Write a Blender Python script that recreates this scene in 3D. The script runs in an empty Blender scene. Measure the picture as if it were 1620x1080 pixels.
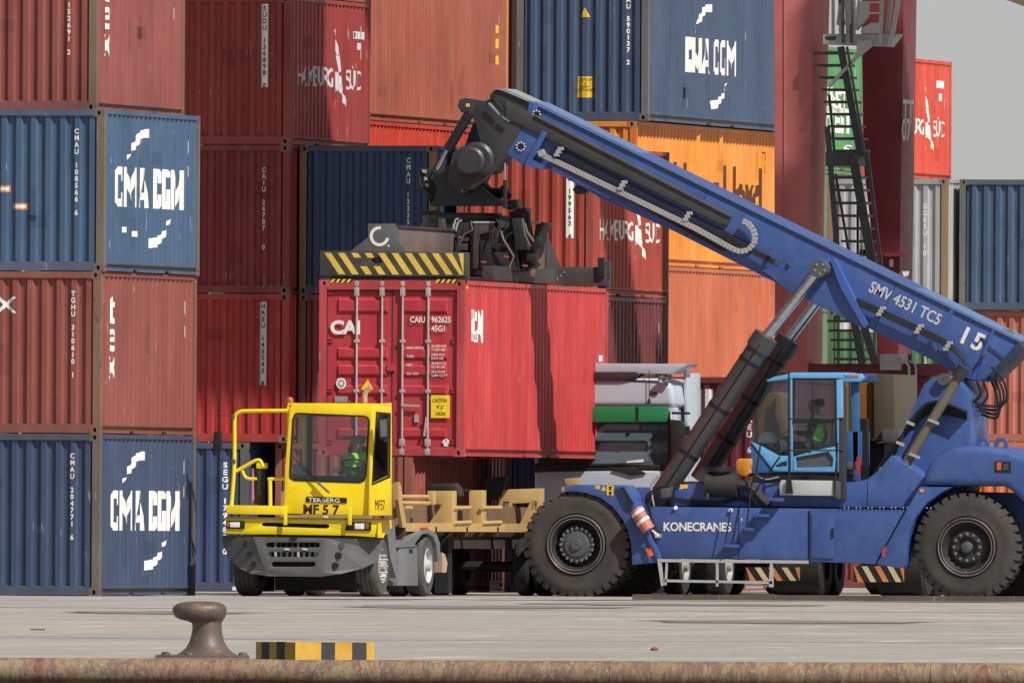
import bpy, bmesh, math, random
from math import sin, cos, pi, radians, atan2, sqrt
from mathutils import Vector, Matrix
from mathutils.geometry import tessellate_polygon

random.seed(7)
S = bpy.context.scene
COL = S.collection

# ---------------------------------------------------------------- camera
# world axes follow the yard grid: +x along the container ends, +y down the rows.
PSI = radians(13.0)          # the view is turned 13 degrees against the grid
FPX = 37240.0                # focal length in photo pixels (very long lens)
D0, CAMH, YH, ROLL = 380.0, 1.04, 843.0, 0.0055
FW = Vector((-sin(PSI), cos(PSI), 0)); RT = Vector((cos(PSI), sin(PSI), 0)); UP = Vector((0, 0, 1))
CAM = Vector((0, 0, CAMH)) - FW * D0
cam = bpy.data.cameras.new('camera'); camo = bpy.data.objects.new('camera', cam); COL.objects.link(camo)
cam.sensor_width = 36; cam.lens = 36 * FPX / 1620; cam.clip_start = 1; cam.clip_end = 9000
pit = math.atan((YH - 540) / FPX)
fwd = FW * cos(pit) + UP * sin(pit); upv = UP * cos(pit) - FW * sin(pit)
Rc = RT * cos(ROLL) + upv * sin(ROLL); Uc = upv * cos(ROLL) - RT * sin(ROLL)
m = Matrix((Rc, Uc, -fwd)).transposed().to_4x4(); m.translation = CAM
camo.matrix_world = m
S.camera = camo
S.view_settings.view_transform = 'Standard'; S.view_settings.look = 'None'
S.view_settings.exposure = 0.0; S.view_settings.gamma = 1

# ---------------------------------------------------------------- sun and sky
SAZ, SEL = radians(57), radians(47)       # azimuth from -y towards +x
sd = Vector((cos(SEL) * sin(SAZ), -cos(SEL) * cos(SAZ), sin(SEL)))
w = bpy.data.worlds.new('World'); S.world = w; w.use_nodes = True
nt = w.node_tree; nt.nodes.clear()
sk = nt.nodes.new('ShaderNodeTexSky'); sk.sky_type = 'NISHITA'; sk.sun_disc = False
sk.sun_elevation = SEL; sk.sun_rotation = atan2(sd.x, sd.y); sk.air_density = 1.0; sk.dust_density = 0.28; sk.ozone_density = 2.0
bg = nt.nodes.new('ShaderNodeBackground'); bg.inputs[1].default_value = 0.068
wo = nt.nodes.new('ShaderNodeOutputWorld')
hz = nt.nodes.new('ShaderNodeHueSaturation'); hz.inputs['Saturation'].default_value = .12; nt.links.new(sk.outputs[0], hz.inputs['Color']); nt.links.new(hz.outputs[0], bg.inputs[0]); nt.links.new(bg.outputs[0], wo.inputs[0])
sl = bpy.data.lights.new('sun', 'SUN'); sl.energy = 5.0; sl.angle = radians(0.53); sl.color = (1, .95, .87)
so = bpy.data.objects.new('sun', sl); COL.objects.link(so)
so.rotation_euler = (-sd).to_track_quat('-Z', 'Y').to_euler(); so.location = (30, -30, 60)

# ---------------------------------------------------------------- helpers: sight lines
def ray(px, py):
    dx, dy = px - 810.0, py - 540.0
    x = dx * cos(ROLL) + dy * sin(ROLL); y = -dx * sin(ROLL) + dy * cos(ROLL)
    return FW + RT * (x / FPX) + UP * ((YH - 540 - y) / FPX)
def Dp(px, py, d): return CAM + ray(px, py) * d
def P(px, py, y):
    r = ray(px, py); return CAM + r * ((y - CAM.y) / r.y)
def Q(px, py, x):
    r = ray(px, py); return CAM + r * ((x - CAM.x) / r.x)
def ppm(y, px=810): return FPX / ((P(px, 800, y) - CAM).dot(FW))

# ---------------------------------------------------------------- helpers: materials
MATS = {}
def nd(t, k, **kw):
    n = t.nodes.new(k)
    for a, b in kw.items(): setattr(n, a, b)
    return n
def paint(name, rgb, rough=.5, rust=.25, fade=.12, metal=0.0, streak=True, rustcol=(.12, .055, .03), bump=.15, spec=.4, sc=1.0, coat=0.0):
    if name in MATS: return MATS[name]
    m = bpy.data.materials.new(name); m.use_nodes = True; t = m.node_tree; L = t.links.new
    b = t.nodes['Principled BSDF']
    geo = nd(t, 'ShaderNodeNewGeometry')
    def noise(scale, vec, det=4, ro=.55):
        mp = nd(t, 'ShaderNodeMapping'); mp.inputs['Scale'].default_value = vec
        L(geo.outputs['Position'], mp.inputs[0])
        n = nd(t, 'ShaderNodeTexNoise'); n.inputs['Scale'].default_value = scale * sc; n.inputs['Detail'].default_value = det
        n.inputs['Roughness'].default_value = ro; L(mp.outputs[0], n.inputs[0]); return n
    def ramp(src, a, c):
        r = nd(t, 'ShaderNodeMapRange'); r.inputs[1].default_value = a; r.inputs[2].default_value = c; L(src, r.inputs[0]); return r
    n1 = noise(.9, (1, 1, .6)); n2 = noise(5, (1, 1, .10) if streak else (1, 1, 1), 5, .65); n3 = noise(9, (1, 1, .8), 6, .7)
    hv = nd(t, 'ShaderNodeHueSaturation'); hv.inputs['Color'].default_value = (*rgb, 1)
    r1 = ramp(n1.outputs[0], .3, .7); r1.inputs[3].default_value = 1 - fade * 1.2; r1.inputs[4].default_value = 1 + fade
    r2 = ramp(n2.outputs[0], .3, .7); r2.inputs[3].default_value = 1 - fade * .55; r2.inputs[4].default_value = 1 + fade * .5
    mu = nd(t, 'ShaderNodeMath', operation='MULTIPLY'); L(r1.outputs[0], mu.inputs[0]); L(r2.outputs[0], mu.inputs[1]); L(mu.outputs[0], hv.inputs['Value'])
    r3 = ramp(n2.outputs[0], .35, .75); r3.inputs[3].default_value = 1.02; r3.inputs[4].default_value = 1 - fade * .5; L(r3.outputs[0], hv.inputs['Saturation'])
    # rust: spots and streaks
    mx = nd(t, 'ShaderNodeMix', data_type='RGBA'); L(hv.outputs[0], mx.inputs['A']); mx.inputs['B'].default_value = (*rustcol, 1)
    mm = nd(t, 'ShaderNodeMath', operation='MULTIPLY'); L(n3.outputs[0], mm.inputs[0]); L(n2.outputs[0], mm.inputs[1])
    th = .46 - .24 * rust
    r4 = ramp(mm.outputs[0], th, th + .06); L(r4.outputs[0], mx.inputs['Factor'])
    if rust <= 0: r4.inputs[4].default_value = 0
    fin = mx.outputs['Result']
    if streak and rust > .02:      # pale vertical scratches and bare spots
        n4 = noise(30, (1, 1, .07), 3, .6); n5 = noise(2.3, (1, 1, 1), 2, .5)
        m4 = nd(t, 'ShaderNodeMath', operation='MULTIPLY'); L(n4.outputs[0], m4.inputs[0]); L(n5.outputs[0], m4.inputs[1])
        r5 = ramp(m4.outputs[0], .43 - .10 * min(rust, .4), .46 - .10 * min(rust, .4)); r5.inputs[4].default_value = .55
        mx2 = nd(t, 'ShaderNodeMix', data_type='RGBA'); L(fin, mx2.inputs['A']); mx2.inputs['B'].default_value = (*[c * .35 + .30 for c in rgb], 1); L(r5.outputs[0], mx2.inputs['Factor']); fin = mx2.outputs['Result']
        n6 = noise(1.6, (1, 1, .5), 3, .5); r6 = ramp(n6.outputs[0], .66, .70); r6.inputs[4].default_value = .35
        mx3 = nd(t, 'ShaderNodeMix', data_type='RGBA'); L(fin, mx3.inputs['A']); mx3.inputs['B'].default_value = (*[c * .55 for c in rgb], 1); L(r6.outputs[0], mx3.inputs['Factor']); fin = mx3.outputs['Result']
    L(fin, b.inputs['Base Color'])
    rr = ramp(n3.outputs[0], .3, .7); rr.inputs[3].default_value = max(.05, rough - .1); rr.inputs[4].default_value = min(1, rough + .15); L(rr.outputs[0], b.inputs['Roughness'])
    b.inputs['Metallic'].default_value = metal; b.inputs['Specular IOR Level'].default_value = spec
    if coat: b.inputs['Coat Weight'].default_value = coat; b.inputs['Coat Roughness'].default_value = .15
    if bump:
        bp = nd(t, 'ShaderNodeBump'); bp.inputs['Strength'].default_value = bump; bp.inputs['Distance'].default_value = .02
        L(n1.outputs[0], bp.inputs['Height']); L(bp.outputs[0], b.inputs['Normal'])
    MATS[name] = m; return m
def flat(name, rgb, rough=.6, metal=0.0, emit=None, spec=.4):
    if name in MATS: return MATS[name]
    m = bpy.data.materials.new(name); m.use_nodes = True; t = m.node_tree; b = t.nodes['Principled BSDF']
    geo = nd(t, 'ShaderNodeNewGeometry'); n = nd(t, 'ShaderNodeTexNoise'); n.inputs['Scale'].default_value = 14; n.inputs['Detail'].default_value = 5
    t.links.new(geo.outputs['Position'], n.inputs[0])
    hv = nd(t, 'ShaderNodeHueSaturation'); hv.inputs['Color'].default_value = (*rgb, 1)
    r = nd(t, 'ShaderNodeMapRange'); r.inputs[1].default_value = .3; r.inputs[2].default_value = .7; r.inputs[3].default_value = .82; r.inputs[4].default_value = 1.12
    t.links.new(n.outputs[0], r.inputs[0]); t.links.new(r.outputs[0], hv.inputs['Value']); t.links.new(hv.outputs[0], b.inputs['Base Color'])
    b.inputs['Roughness'].default_value = rough; b.inputs['Metallic'].default_value = metal; b.inputs['Specular IOR Level'].default_value = spec
    MATS[name] = m; return m
def glass(name, tint=(.75, .85, .85), dark=0.0, refl=.12, sky_film=0.0, sky_film_col=(.2, .32, .38)):
    if name in MATS: return MATS[name]
    m = bpy.data.materials.new(name); m.use_nodes = True; t = m.node_tree; t.nodes.clear(); L = t.links.new
    o = nd(t, 'ShaderNodeOutputMaterial'); tr = nd(t, 'ShaderNodeBsdfTransparent'); tr.inputs[0].default_value = (*[c * (1 - dark) for c in tint], 1)
    gl = nd(t, 'ShaderNodeBsdfGlossy'); gl.inputs['Roughness'].default_value = .03; gl.inputs[0].default_value = (.9, .95, 1, 1)
    mx = nd(t, 'ShaderNodeMixShader'); fr = nd(t, 'ShaderNodeFresnel'); fr.inputs[0].default_value = 1.5
    ad = nd(t, 'ShaderNodeMath', operation='ADD'); ad.inputs[1].default_value = refl; L(fr.outputs[0], ad.inputs[0]); L(ad.outputs[0], mx.inputs[0])
    src_ = tr
    if sky_film:
        df = nd(t, 'ShaderNodeBsdfDiffuse'); df.inputs[0].default_value = (*sky_film_col, 1); m0 = nd(t, 'ShaderNodeMixShader'); m0.inputs[0].default_value = sky_film  # bluish diffuse film painted in for reflected sky
        L(tr.outputs[0], m0.inputs[1]); L(df.outputs[0], m0.inputs[2]); src_ = m0
    L(src_.outputs[0], mx.inputs[1]); L(gl.outputs[0], mx.inputs[2]); L(mx.outputs[0], o.inputs[0])
    MATS[name] = m; return m

# ---------------------------------------------------------------- helpers: objects
ORG = {}
def tag(o, label=None, cat=None, group=None, kind=None):
    if label: o['label'] = label
    if cat: o['category'] = cat
    if group: o['group'] = group
    if kind: o['kind'] = kind
    return o
def empty(name, loc, label=None, cat=None, group=None, rz=0):
    o = bpy.data.objects.new(name, None); COL.objects.link(o); o.location = loc; o.rotation_euler = (0, 0, rz)
    o.empty_display_size = .3; ORG[o.name] = Vector(loc) if rz == 0 else Vector((0, 0, 0))
    return tag(o, label, cat, group)
def obj(name, me, mat, parent=None, loc=(0, 0, 0), rz=0):
    o = bpy.data.objects.new(name, me); COL.objects.link(o)
    if parent is not None: o.parent = parent; ORG[o.name] = ORG.get(parent.name, Vector((0, 0, 0)))
    o.location = loc; o.rotation_euler = (0, 0, rz)
    if mat is not None:
        if len(me.materials) == 0: me.materials.append(mat)
        if me.materials[0] != mat:
            o.material_slots[0].link = 'OBJECT'; o.material_slots[0].material = mat
    return o
def smooth_by_angle(me, ang=radians(38)):
    bm = bmesh.new(); bm.from_mesh(me)
    for f in bm.faces: f.smooth = True
    for e in bm.edges:
        if len(e.link_faces) == 2:
            e.smooth = e.calc_face_angle(0) < ang
        else: e.smooth = True
    bm.to_mesh(me); bm.free()
class MB:
    def __init__(s): s.v = []; s.f = []
    def add(s, vs, fs):
        n = len(s.v); s.v += [tuple(v) for v in vs]; s.f += [tuple(i + n for i in f) for f in fs]; return s
    def box(s, x0, x1, y0, y1, z0, z1):
        return s.add([(x0, y0, z0), (x1, y0, z0), (x1, y1, z0), (x0, y1, z0), (x0, y0, z1), (x1, y0, z1), (x1, y1, z1), (x0, y1, z1)],
                     [(0, 3, 2, 1), (4, 5, 6, 7), (0, 1, 5, 4), (1, 2, 6, 5), (2, 3, 7, 6), (3, 0, 4, 7)])
    def loops(s, outer, holes, fn, d0, d1):
        """prism of a polygon with holes; fn(a, b, depth) -> point"""
        lp = [outer] + list(holes); flatp = [p for l in lp for p in l]; n = len(flatp)
        tri = tessellate_polygon([[Vector((a, b, 0)) for a, b in l] for l in lp]) if (holes or len(outer) > 4) else ([(0, 1, 2), (0, 2, 3)] if len(outer) == 4 else [(0, 1, 2)])
        vs = [fn(a, b, d0) for a, b in flatp] + [fn(a, b, d1) for a, b in flatp]; fs = []
        for t in tri: fs += [tuple(t), tuple(i + n for i in reversed(t))]
        k = 0
        for l in lp:
            m_ = len(l)
            for i in range(m_):
                j = (i + 1) % m_; fs.append((k + i, k + j, n + k + j, n + k + i))
            k += m_
        s.add(vs, fs); return s
    def prism(s, xz, y0, y1, holes=()):        # polygon in (x, z), extruded along y
        return s.loops(xz, holes, lambda a, b, d: (a, d, b), y0, y1)
    def prismx(s, yz, x0, x1, holes=()):
        return s.loops(yz, holes, lambda a, b, d: (d, a, b), x0, x1)
    def prismz(s, xy, z0, z1, holes=()):
        return s.loops(xy, holes, lambda a, b, d: (a, b, d), z0, z1)
    def pp(s, pix, y, th, holes=()):           # outline read off the photo on the plane y
        g = lambda l: [(P(a, b, y).x, P(a, b, y).z) for a, b in l]
        return s.prism(g(pix), y, y + th, [g(h) for h in holes])
    def qq(s, pix, x, th, holes=()):           # same on a plane x = const (faces +x), thickness towards -x
        g = lambda l: [(Q(a, b, x).y, Q(a, b, x).z) for a, b in l]
        return s.prismx(g(pix), x, x - th, [g(h) for h in holes])
    def tube(s, pts, r, seg=10, closed_ends=True, r2=None):
        pts = [Vector(p) for p in pts]; rings = []; n = len(pts)
        prev = None
        for i, p in enumerate(pts):
            t = (pts[min(i + 1, n - 1)] - pts[max(i - 1, 0)]).normalized()
            if prev is None:
                a = Vector((0, 0, 1)) if abs(t.z) < .9 else Vector((1, 0, 0))
                u = t.cross(a).normalized()
            else:
                u = (prev - t * prev.dot(t)).normalized()
            prev = u; v = t.cross(u); rr = r if r2 is None else r + (r2 - r) * i / (n - 1)
            rings.append([p + (u * cos(2 * pi * k / seg) + v * sin(2 * pi * k / seg)) * rr for k in range(seg)])
        vs = [q for R_ in rings for q in R_]; fs = []
        for i in range(n - 1):
            for k in range(seg):
                j = (k + 1) % seg; fs.append((i * seg + k, i * seg + j, (i + 1) * seg + j, (i + 1) * seg + k))
        if closed_ends: fs += [tuple(reversed(range(seg))), tuple((n - 1) * seg + k for k in range(seg))]
        return s.add(vs, fs)
    def lathe(s, prof, origin, axis='y', seg=32, a0=0, a1=2 * pi):
        """prof: list of (along, radius)"""
        o = Vector(origin); full = abs(a1 - a0 - 2 * pi) < 1e-6; m_ = seg if full else seg + 1; vs = []
        for a, r in prof:
            for k in range(m_):
                th = a0 + (a1 - a0) * k / seg; c, sn = r * cos(th), r * sin(th)
                d = {'y': (c, a, sn), 'x': (a, c, sn), 'z': (c, sn, a)}[axis]; vs.append(o + Vector(d))
        fs = []
        for i in range(len(prof) - 1):
            for k in range(seg):
                j = (k + 1) % m_ if full else k + 1
                fs.append((i * m_ + k, i * m_ + j, (i + 1) * m_ + j, (i + 1) * m_ + k))
        return s.add(vs, fs)
    def bar(s, a, b, w_, h_):
        a, b = Vector(a), Vector(b); t = (b - a).normalized()
        u = t.cross(Vector((0, 1, 0)) if abs(t.y) < .9 else Vector((1, 0, 0))).normalized(); v = t.cross(u)
        vs = [p + u * (i * w_ / 2) + v * (j * h_ / 2) for p in (a, b) for i, j in ((-1, -1), (1, -1), (1, 1), (-1, 1))]
        return s.add(vs, [(0, 1, 2, 3), (7, 6, 5, 4), (0, 4, 5, 1), (1, 5, 6, 2), (2, 6, 7, 3), (3, 7, 4, 0)])
    def mesh(s, name, off=Vector((0, 0, 0)), bevel=0, smooth=False, segs=2):
        me = bpy.data.meshes.new(name)
        me.from_pydata([(x - off[0], y - off[1], z - off[2]) for x, y, z in s.v], [], s.f); me.validate(); 
        bm = bmesh.new(); bm.from_mesh(me); bmesh.ops.remove_doubles(bm, verts=bm.verts, dist=1e-5)
        bmesh.ops.recalc_face_normals(bm, faces=bm.faces)
        if bevel:
            bmesh.ops.dissolve_limit(bm, angle_limit=.01, verts=bm.verts, edges=bm.edges)
            es = [e for e in bm.edges if len(e.link_faces) == 2 and e.calc_face_angle(0) > radians(30)]
            bmesh.ops.bevel(bm, geom=es, offset=bevel, segments=segs, profile=.6, affect='EDGES', clamp_overlap=True)
            smooth = True
        bm.to_mesh(me); bm.free()
        if smooth: smooth_by_angle(me)
        return me
    def build(s, name, mat, parent=None, bevel=0, smooth=False, label=None, segs=2):
        off = ORG.get(parent.name, Vector((0, 0, 0))) if parent is not None else Vector((0, 0, 0))
        o = obj(name, s.mesh(name, off, bevel, smooth, segs), mat, parent)
        if label: o['label'] = label
        return o
def box(name, mat, parent, *a, **k): return MB().box(*a).build(name, mat, parent, **k)

# ---------------------------------------------------------------- helpers: lettering
TS = bpy.data.scenes.new('tmp_text'); TCACHE = {}
def text_bm(body, h=1.0, bold=0.0, sx=1.0, align='LEFT', line=1.0, shear=0, rot=0, u=0, v=0, char=1.0):
    """2D glyph mesh; h = capital height. u, v = position of the anchor (left/centre, first baseline)"""
    key = (body, bold, align, line, char)
    if key not in TCACHE:
        cu = bpy.data.curves.new('t', 'FONT'); cu.body = body; cu.size = 1; cu.offset = bold; cu.align_x = align; cu.space_line = line
        cu.resolution_u = 3; cu.space_character = char
        o = bpy.data.objects.new('t', cu); TS.collection.objects.link(o)
        with bpy.context.temp_override(scene=TS, view_layer=TS.view_layers[0]): dg = bpy.context.evaluated_depsgraph_get()
        dg.update()
        me = bpy.data.meshes.new_from_object(o.evaluated_get(dg)); TCACHE[key] = ([tuple(q.co) for q in me.vertices], [tuple(f.vertices) for f in me.polygons])
        bpy.data.objects.remove(o); bpy.data.curves.remove(cu); bpy.data.meshes.remove(me)
    vs, fs = TCACHE[key]; k = h / .729; bm = bmesh.new(); out = []
    for x, y, _ in vs:
        X = x * k * sx + shear * y * k; Y = y * k
        out.append(bm.verts.new((X * cos(rot) - Y * sin(rot) + u, X * sin(rot) + Y * cos(rot) + v, 0)))
    for f in fs:
        try: bm.faces.new([out[i] for i in f])
        except ValueError: pass
    return bm
def poly_bm(polys):
    bm = bmesh.new()
    for p in polys: bm.faces.new([bm.verts.new((a, b, 0)) for a, b in p])
    return bm
def place_bm(bm, name, mat, parent, fn, cuts=(), label=None, th=0):
    """map the flat mesh (u, v) through fn(u, v) -> local point"""
    if cuts:
        us = [q.co.x for q in bm.verts]; lo, hi = min(us), max(us)
        for c in cuts:
            if lo < c < hi:
                bmesh.ops.bisect_plane(bm, geom=bm.verts[:] + bm.edges[:] + bm.faces[:], plane_co=(c, 0, 0), plane_no=(1, 0, 0))
    for q in bm.verts: q.co = fn(q.co.x, q.co.y)
    me = bpy.data.meshes.new(name); bm.to_mesh(me); bm.free()
    o = obj(name, me, mat, parent)
    if label: o['label'] = label
    return o
# ================================================================ ground, quay, water
def ground_mat():
    m = bpy.data.materials.new('quay concrete'); m.use_nodes = True; t = m.node_tree; L = t.links.new; b = t.nodes['Principled BSDF']
    geo = nd(t, 'ShaderNodeNewGeometry')
    def noise(sc, det, vec=(1, 1, 1), ro=.6):
        mp = nd(t, 'ShaderNodeMapping'); mp.inputs['Scale'].default_value = vec; mp.inputs['Rotation'].default_value = (0, 0, -PSI); L(geo.outputs['Position'], mp.inputs[0])
        n = nd(t, 'ShaderNodeTexNoise'); n.inputs['Scale'].default_value = sc; n.inputs['Detail'].default_value = det; n.inputs['Roughness'].default_value = ro; L(mp.outputs[0], n.inputs[0]); return n
    a = noise(.05, 5); c = noise(.22, 8, (1, .7, 1), .7); d = noise(1.5, 7, (1, .10, 1), .72)
    cr = nd(t, 'ShaderNodeValToRGB'); L(c.outputs[0], cr.inputs[0]); e = cr.color_ramp.elements
    e[0].position = .3; e[0].color = (.29, .268, .252, 1); e[1].position = .72; e[1].color = (.42, .392, .368, 1)
    cr2 = nd(t, 'ShaderNodeValToRGB'); L(a.outputs[0], cr2.inputs[0]); e = cr2.color_ramp.elements
    e[0].position = .36; e[0].color = (.86, .90, .95, 1); e[1].position = .62; e[1].color = (1.04, .99, .94, 1)
    mx = nd(t, 'ShaderNodeMix', data_type='RGBA', blend_type='MULTIPLY'); mx.inputs['Factor'].default_value = 1; L(cr.outputs[0], mx.inputs['A']); L(cr2.outputs[0], mx.inputs['B'])
    r = nd(t, 'ShaderNodeMapRange'); r.inputs[1].default_value = .57; r.inputs[2].default_value = .64; L(d.outputs[0], r.inputs[0]); r.inputs[4].default_value = .8
    m2 = nd(t, 'ShaderNodeMix', data_type='RGBA'); L(mx.outputs['Result'], m2.inputs['A']); m2.inputs['B'].default_value = (.64, .615, .58, 1); L(r.outputs[0], m2.inputs['Factor'])
    r2 = nd(t, 'ShaderNodeMapRange'); r2.inputs[1].default_value = .43; r2.inputs[2].default_value = .34; L(d.outputs[0], r2.inputs[0]); r2.inputs[4].default_value = .6
    m3 = nd(t, 'ShaderNodeMix', data_type='RGBA'); L(m2.outputs['Result'], m3.inputs['A']); m3.inputs['B'].default_value = (.17, .15, .14, 1); L(r2.outputs[0], m3.inputs['Factor'])
    L(m3.outputs['Result'], b.inputs['Base Color']); b.inputs['Roughness'].default_value = .85; b.inputs['Specular IOR Level'].default_value = .2
    return m
def cf(px, d, z): q = Dp(px, 900, d); return Vector((q.x, q.y, z))
DE = 193.3
def strip(name, mat, d0, d1, z, w0=-3000, w1=3000, px=None):
    a = CAM + FW * d0; b = CAM + FW * d1
    vs = [a + RT * w0, a + RT * w1, b + RT * w1, b + RT * w0]
    mb = MB(); mb.add([(v.x, v.y, z) for v in vs], [(0, 1, 2, 3)]); o = mb.build(name, mat); tag(o, kind='structure'); return o
GM = ground_mat()
strip('ground', GM, DE, 5000, 0)
asph = paint('asphalt', (.075, .075, .078), .9, 0, .15, streak=False, spec=.2)
# concrete crane-rail beam with the steel rail lying in a groove
conc = paint('pale concrete', (.50, .47, .43), .85, .1, .12, streak=False)
strip('rail_beam', conc, 366, 369, .012, -3.0, 60)
o = MB(); a = CAM + FW * 367.5
for s_, z0, z1 in ((.035, .012, .10),):
    p0, p1 = a + RT * 1.9, a + RT * 60
    o.bar((p0.x, p0.y, (z0 + z1) / 2), (p1.x, p1.y, (z0 + z1) / 2), z1 - z0, .07)
tag(o.build('crane_rail', paint('rail steel', (.10, .08, .07), .5, .5, metal=.5)), kind='structure')
dj = paint('joint filler', (.27, .245, .225), .9, .2, .2, streak=False)
for d_, w_ in ((228, .4), (318, .9)): strip('slab_joint', dj, d_, d_ + w_, .004, -60, 60)
# water in front of the quay
wm = bpy.data.materials.new('harbour water'); wm.use_nodes = True; t = wm.node_tree; b = t.nodes['Principled BSDF']
b.inputs['Base Color'].default_value = (.02, .035, .035, 1); b.inputs['Roughness'].default_value = .08
n = nd(t, 'ShaderNodeTexNoise'); n.inputs['Scale'].default_value = 1.2; n.inputs['Detail'].default_value = 5; g = nd(t, 'ShaderNodeNewGeometry'); t.links.new(g.outputs['Position'], n.inputs[0])
bp = nd(t, 'ShaderNodeBump'); bp.inputs['Strength'].default_value = .4; t.links.new(n.outputs[0], bp.inputs['Height']); t.links.new(bp.outputs[0], b.inputs['Normal'])
strip('water', wm, -800, DE + .3, -1.5)
# quay wall below the coping
a = CAM + FW * (DE + .10); c_ = CAM + FW * (DE + 1.0)
mb = MB(); mb.add([(v.x, v.y, z) for z in (-3, -.02) for v in (a - RT * 200, a + RT * 200, c_ + RT * 200, c_ - RT * 200)],
                  [(0, 3, 2, 1), (4, 5, 6, 7), (0, 1, 5, 4), (1, 2, 6, 5), (2, 3, 7, 6), (3, 0, 4, 7)])
tag(mb.build('quay_wall', paint('dark quay wall', (.09, .08, .07), .9, .4, streak=True)), kind='structure')
def rust_pipe_mat():
    m = bpy.data.materials.new('rusty coping tube'); m.use_nodes = True; t = m.node_tree; L = t.links.new; b = t.nodes['Principled BSDF']
    geo = nd(t, 'ShaderNodeNewGeometry')
    def noise(sc, vec, det=5, ro=.65, dist=0):
        mp = nd(t, 'ShaderNodeMapping'); mp.inputs['Rotation'].default_value = (0, 0, -PSI); mp.inputs['Scale'].default_value = vec; L(geo.outputs['Position'], mp.inputs[0])
        n = nd(t, 'ShaderNodeTexNoise'); n.inputs['Scale'].default_value = sc; n.inputs['Detail'].default_value = det; n.inputs['Roughness'].default_value = ro; n.inputs['Distortion'].default_value = dist; L(mp.outputs[0], n.inputs[0]); return n
    a = noise(1.5, (1.1, .5, .5), 7, .74, .35)
    cr = nd(t, 'ShaderNodeValToRGB'); L(a.outputs[0], cr.inputs[0]); e = cr.color_ramp.elements
    e[0].position = .33; e[0].color = (.09, .045, .035, 1); e[1].position = .70; e[1].color = (.42, .34, .20, 1)
    for p_, c in ((.41, (.17, .075, .055)), (.465, (.26, .17, .10)), (.51, (.14, .08, .065)), (.56, (.27, .21, .12)), (.61, (.20, .095, .07))):
        k = e.new(p_); k.color = (*c, 1)
    f = noise(24, (1, 1, .6), 4, .7)
    r = nd(t, 'ShaderNodeMapRange'); r.inputs[1].default_value = .60; r.inputs[2].default_value = .68; L(f.outputs[0], r.inputs[0]); r.inputs[4].default_value = .55
    m2 = nd(t, 'ShaderNodeMix', data_type='RGBA'); L(cr.outputs[0], m2.inputs['A']); m2.inputs['B'].default_value = (.46, .38, .27, 1); L(r.outputs[0], m2.inputs['Factor'])
    L(m2.outputs['Result'], b.inputs['Base Color']); b.inputs['Roughness'].default_value = .75
    bp = nd(t, 'ShaderNodeBump'); bp.inputs['Strength'].default_value = .5; bp.inputs['Distance'].default_value = .01; L(f.outputs[0], bp.inputs['Height']); L(bp.outputs[0], b.inputs['Normal'])
    return m
RP = rust_pipe_mat()
pr = empty('coping_tube', cf(810, DE, 0), 'long rusty brown steel tube capping the edge of the quay', 'tube')
xs = [-1800, -930, 20, 968, 1475, 2500, 3400]
for i in range(len(xs) - 1):
    p0 = cf(xs[i] + 1.2, DE + .0, -.115); p1 = cf(xs[i + 1] - 1.2, DE + .0, -.115)
    n_ = 12; pts = [p0.lerp(p1, k / n_) for k in range(n_ + 1)]
    MB().tube(pts, .112, 24).build('tube_segment', RP, pr, smooth=True)
    mid = cf(xs[i] , DE, -.115)
    MB().tube([mid - RT * .012, mid + RT * .012], .1165, 24).build('weld_collar', RP, pr, smooth=True)
# bollard
brm = paint('bollard iron', (.125, .092, .082), .5, .62, .25, metal=.2, streak=False, rustcol=(.27, .135, .055), bump=.6, sc=2.6)
bp0 = cf(328, 194.3, 0)
br = empty('mooring_bollard', bp0, 'worn rusty iron mooring bollard with mushroom head at the quay edge', 'bollard')
def bz(py): return Dp(328, py, 194.3).z
loops = [(1040, 328, 58), (1036, 328, 50), (1031, 328, 41), (1024, 328, 33), (1014, 328, 27.5), (1003, 328, 24.5), (993, 328, 23.3), (985, 327.5, 23.5), (982, 325, 28), (979, 319, 35), (975, 317, 40), (969, 316, 42.5), (964, 316, 43), (959, 316, 41.5), (955, 317, 37), (952.5, 317, 30), (951, 317, 20), (950.5, 317, 8)]
mb = MB(); vs = []; seg = 40
for py, cx, rx in loops:
    c = cf(cx, 194.3, bz(py)); r = rx / ppm(c.y, cx); ry = r * (1 if py > 984 else .86)
    for k in range(seg):
        th = 2 * pi * k / seg; vs.append(c + RT * (r * cos(th)) + FW * (ry * sin(th)))
fs = [(i * seg + k, i * seg + (k + 1) % seg, (i + 1) * seg + (k + 1) % seg, (i + 1) * seg + k) for i in range(len(loops) - 1) for k in range(seg)]
fs.append(tuple((len(loops) - 1) * seg + k for k in range(seg)))
mb.add(vs, fs); mb.build('bollard_body', brm, br, smooth=True)
mb = MB(); c = cf(321, 194.3, 0)
mb.add([v + UP * z for z in (-.01, .022) for v in (c - RT * .385 - FW * .3, c + RT * .385 - FW * .3, c + RT * .385 + FW * .3, c - RT * .385 + FW * .3)],
       [(0, 3, 2, 1), (4, 5, 6, 7), (0, 1, 5, 4), (1, 2, 6, 5), (2, 3, 7, 6), (3, 0, 4, 7)])
mb.build('base_plate', brm, br, bevel=.006)
for px in (263, 300, 385):
    c = cf(px, 194.05, .022)
    MB().lathe([(0, .04), (.018, .037), (.026, .02), (.028, .001)], c, 'z', 10).build('bolt', brm, br, smooth=True)
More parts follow.
